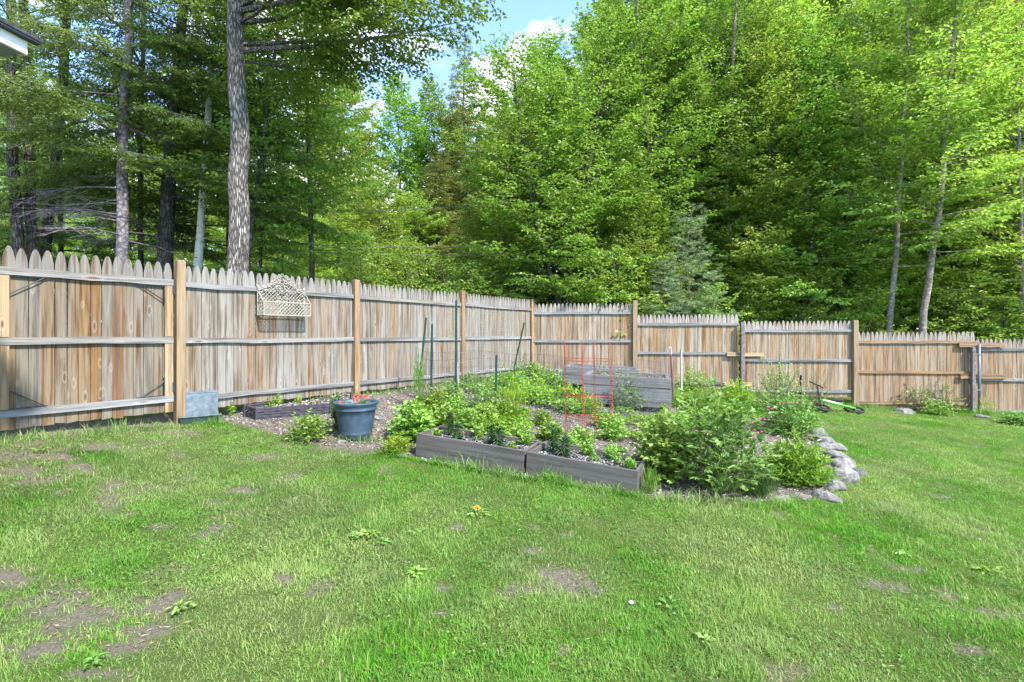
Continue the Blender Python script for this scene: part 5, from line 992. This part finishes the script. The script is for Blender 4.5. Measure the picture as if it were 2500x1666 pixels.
for i, (px, Y, sc, lf, lab) in enumerate(((830,28,.98,'lime','yellow tinged tree topping the gap right of the oak'), (960,31,.95,'beech','broad far tree left of the cedar spire'), (1045,33,.98,'beech','far tree just left of the cedar spire'), (1230,34,.95,'beech','far tree right of the cedar spire'), (740,32,1.0,'lime','far tree behind the deep green maple'),
        (1300,38,1.05,'beech','far tree under the open sky'), (600,34,1.2,'lime','far tree behind the big oak'), (1125,37,.98,'beech','farthest tree right behind the cedar spire'), (1185,40,1.05,'lime','farthest tree between the cedar spire and the open sky'), (440,30,.95,'lime','far tree seen through the hemlock boughs'), (300,34,1.05,'lime','far tree behind the grey hemlock trunk'), (160,30,.9,'beech','far tree behind the three left trunks'), (10,32,1.1,'lime','far tree at the left edge'),
        (-180,26,1.0,'beech','far tree beyond the left edge'), (1480,28,1.15,'beech','far tall tree behind the right wood shoulder'), (1620,30,1.35,'beech','far tall tree behind the wood centre'), (1820,27,1.3,'beech','far tall tree behind the spruce'), (2000,29,1.35,'lime','far tall tree behind the right wood'), (2200,27,1.35,'beech','far tall tree behind the leaning beech'), (2380,30,1.4,'lime','far tall tree at the right'), (2560,27,1.35,'beech','far tall tree at the right edge'))):
    put('D', pD, px, Y, lab, sc, leafm=lf, group=FG)
for i, (px, Y, sc, lf, lab) in enumerate(((820,20,.85,'lime','bright layered small tree behind the left fence panels'), (930,21,1.05,'lime','brightest layered tree in the middle gap'), (1010,23,1.0,'lime','bright small tree before the cedars'), (700,22,.95,'lime','bright small tree glimpsed right of the oak'), (600,19,.8,'lime','small tree glimpsed behind the oak trunk'), (500,21,.85,'lime','small bright tree behind the birch trunk'),
        (390,20,.8,'lime','small bright tree glimpsed between hemlocks'), (240,21,.85,'lime','small bright tree left of the grey hemlock'), (110,22,.9,'lime','small bright tree behind the left trunks'), (-20,20,.9,'lime','small tree at the left edge'), (1190,21,.9,'lime','small tree right of the cedars'), (1140,19.5,.6,'lime','lowest bright tree behind the corner'), (880,25,1.2,'lime','mid height tree behind the brightest layered one'), (760,17.5,.7,'lime','low bright tree under the maple'), (1340,24,1.1,'lime','small tree glimpsed between the slender stems'),
        (1560,23,1.1,'lime','shaded small tree deep in the wood centre'), (1760,22,1.,'lime','shaded small tree deep behind the pine'), (1960,23,1.,'lime','small tree deep behind the slim trunk'), (2120,22,1.,'lime','small tree deep left of the blotchy trunk'), (2300,22,1.,'lime','small tree deep right of the leaning beech'), (2450,24,1.1,'lime','small tree deep at the right edge'))):
    put('C', pC, px, Y, lab, sc, leafm=lf, group='small trees glimpsed deeper in the wood')  # paler leaf colour on these deep trees makes up for their heavy shade
# bare stems in the shade of the right wood
first_s = None
BL = ['bare shaded stem '+w for w in ('deep behind the soft pine sapling','left of the dark spruce trunk','deep behind the last tall back panel','left of the blotchy trunk foot','second left of the blotchy trunk','just behind the blotchy trunk','right behind the leaning beech','second right of the leaning beech','thickest of all, near the right edge','thin one beside the thickest at the right','behind the tall centre stems','right of the upright slender tree','above the fence corner','right of the big oak trunk','thick one behind the right wood shoulder')]
for i, (px, Y, r_, lab) in enumerate(((1660,19,.06,'bare'),(1730,21,.08,''),(1905,20,.05,''),(2030,18,.06,''),(2045,21,.09,''),(2100,19,.05,''),(2265,21,.07,''),(2330,18,.06,''),(2395,21,.16,''),(2440,19,.07,''),(1535,20,.07,''),(1460,21,.08,''),(1230,19,.06,''),(690,18,.05,''),(1500,23,.12,''))):
    b = foot(px, Y)
    if first_s is None:
        mb = MB(); P = [(0,0,0),(.05,0,2),(.02,.05,4.5),(.15,.05,7.5),(.2,0,10)]; mb.tube(P, [.06,.055,.05,.035,.015], 8)
        for k in range(14): z = 1.5+k*.55; a = k*2.4; mb.tube([(.05,0,z),(.05+math.cos(a)*.9,math.sin(a)*.9,z+.3),(.05+math.cos(a)*1.5,math.sin(a)*1.5,z+.35)], [.012,.007,.003], 4)
        first_s = mb.build('bare_tree', M['bark_thin'], None, True); o = first_s
    else: o = first_s.copy(); C.objects.link(o)
    o.location = b; o.scale = (r_/.06, r_/.06, 1); o.rotation_euler = (R(random.uniform(-3,3)), R(random.uniform(-4,4)), i); tag(o, BL[i], 'tree', 'bare stems deep in the wood')
mb = MB(); g = np.random.default_rng(303); n = 110000; x = g.uniform(-60, 60, n); y = g.uniform(42, 58, n)-np.abs(x)*.25; hmax = 9+9*vnoise(x, y, 7, 90)+3*vnoise(x, y, 2.2, 91); z = G(x, y)+hmax*g.random(n)**.8; q = vnoise(x+z*.7, y+z*1.3, 1.6, 92) > .3; x, y, z = x[q], y[q], z[q]; n = len(x); a = g.uniform(0, 6.28, n)
leaves(mb, np.stack([x, y, z], 1), np.stack([np.cos(a), np.sin(a), g.normal(-.1, .3, n)], 1), np.array([0,-.3,1.])+g.normal(0, .5, (n,3)), g.uniform(.3, .6, n), g.uniform(.2, .36, n), g.random(n), .2, .2, True)
tag(mb.build('distant_wood', M['lime']), 'far off mass of bright leafy wood behind all the single trees', 'wood', kind='stuff')
# overhead wires beyond the left fence
for i, (pa, pb, ya, yb, sag, lab) in enumerate((((-100,560),(1500,622),12.6,14.5,.25,'lowest black utility cable crossing the trees behind the left fence'), ((-100,552),(1500,602),12.8,14.7,.22,'middle utility cable crossing the trees behind the left fence'), ((-100,505),(1500,480),13,15,.3,'uppermost thin wire crossing behind the hemlocks'))):
    a, b = ray(*pa, ya), ray(*pb, yb); mb = MB(); mb.tube([a.lerp(b, t)-Vector((0,0,4*sag*t*(1-t))) for t in np.linspace(0, 1, 24)], (.013,.010,.008)[i], 5); tag(mb.build('utility_cable', M['cable']), lab, 'cable')
print('leaves', NL[0], {k: len(v.children[1].data.vertices) for k, v in first.items()})
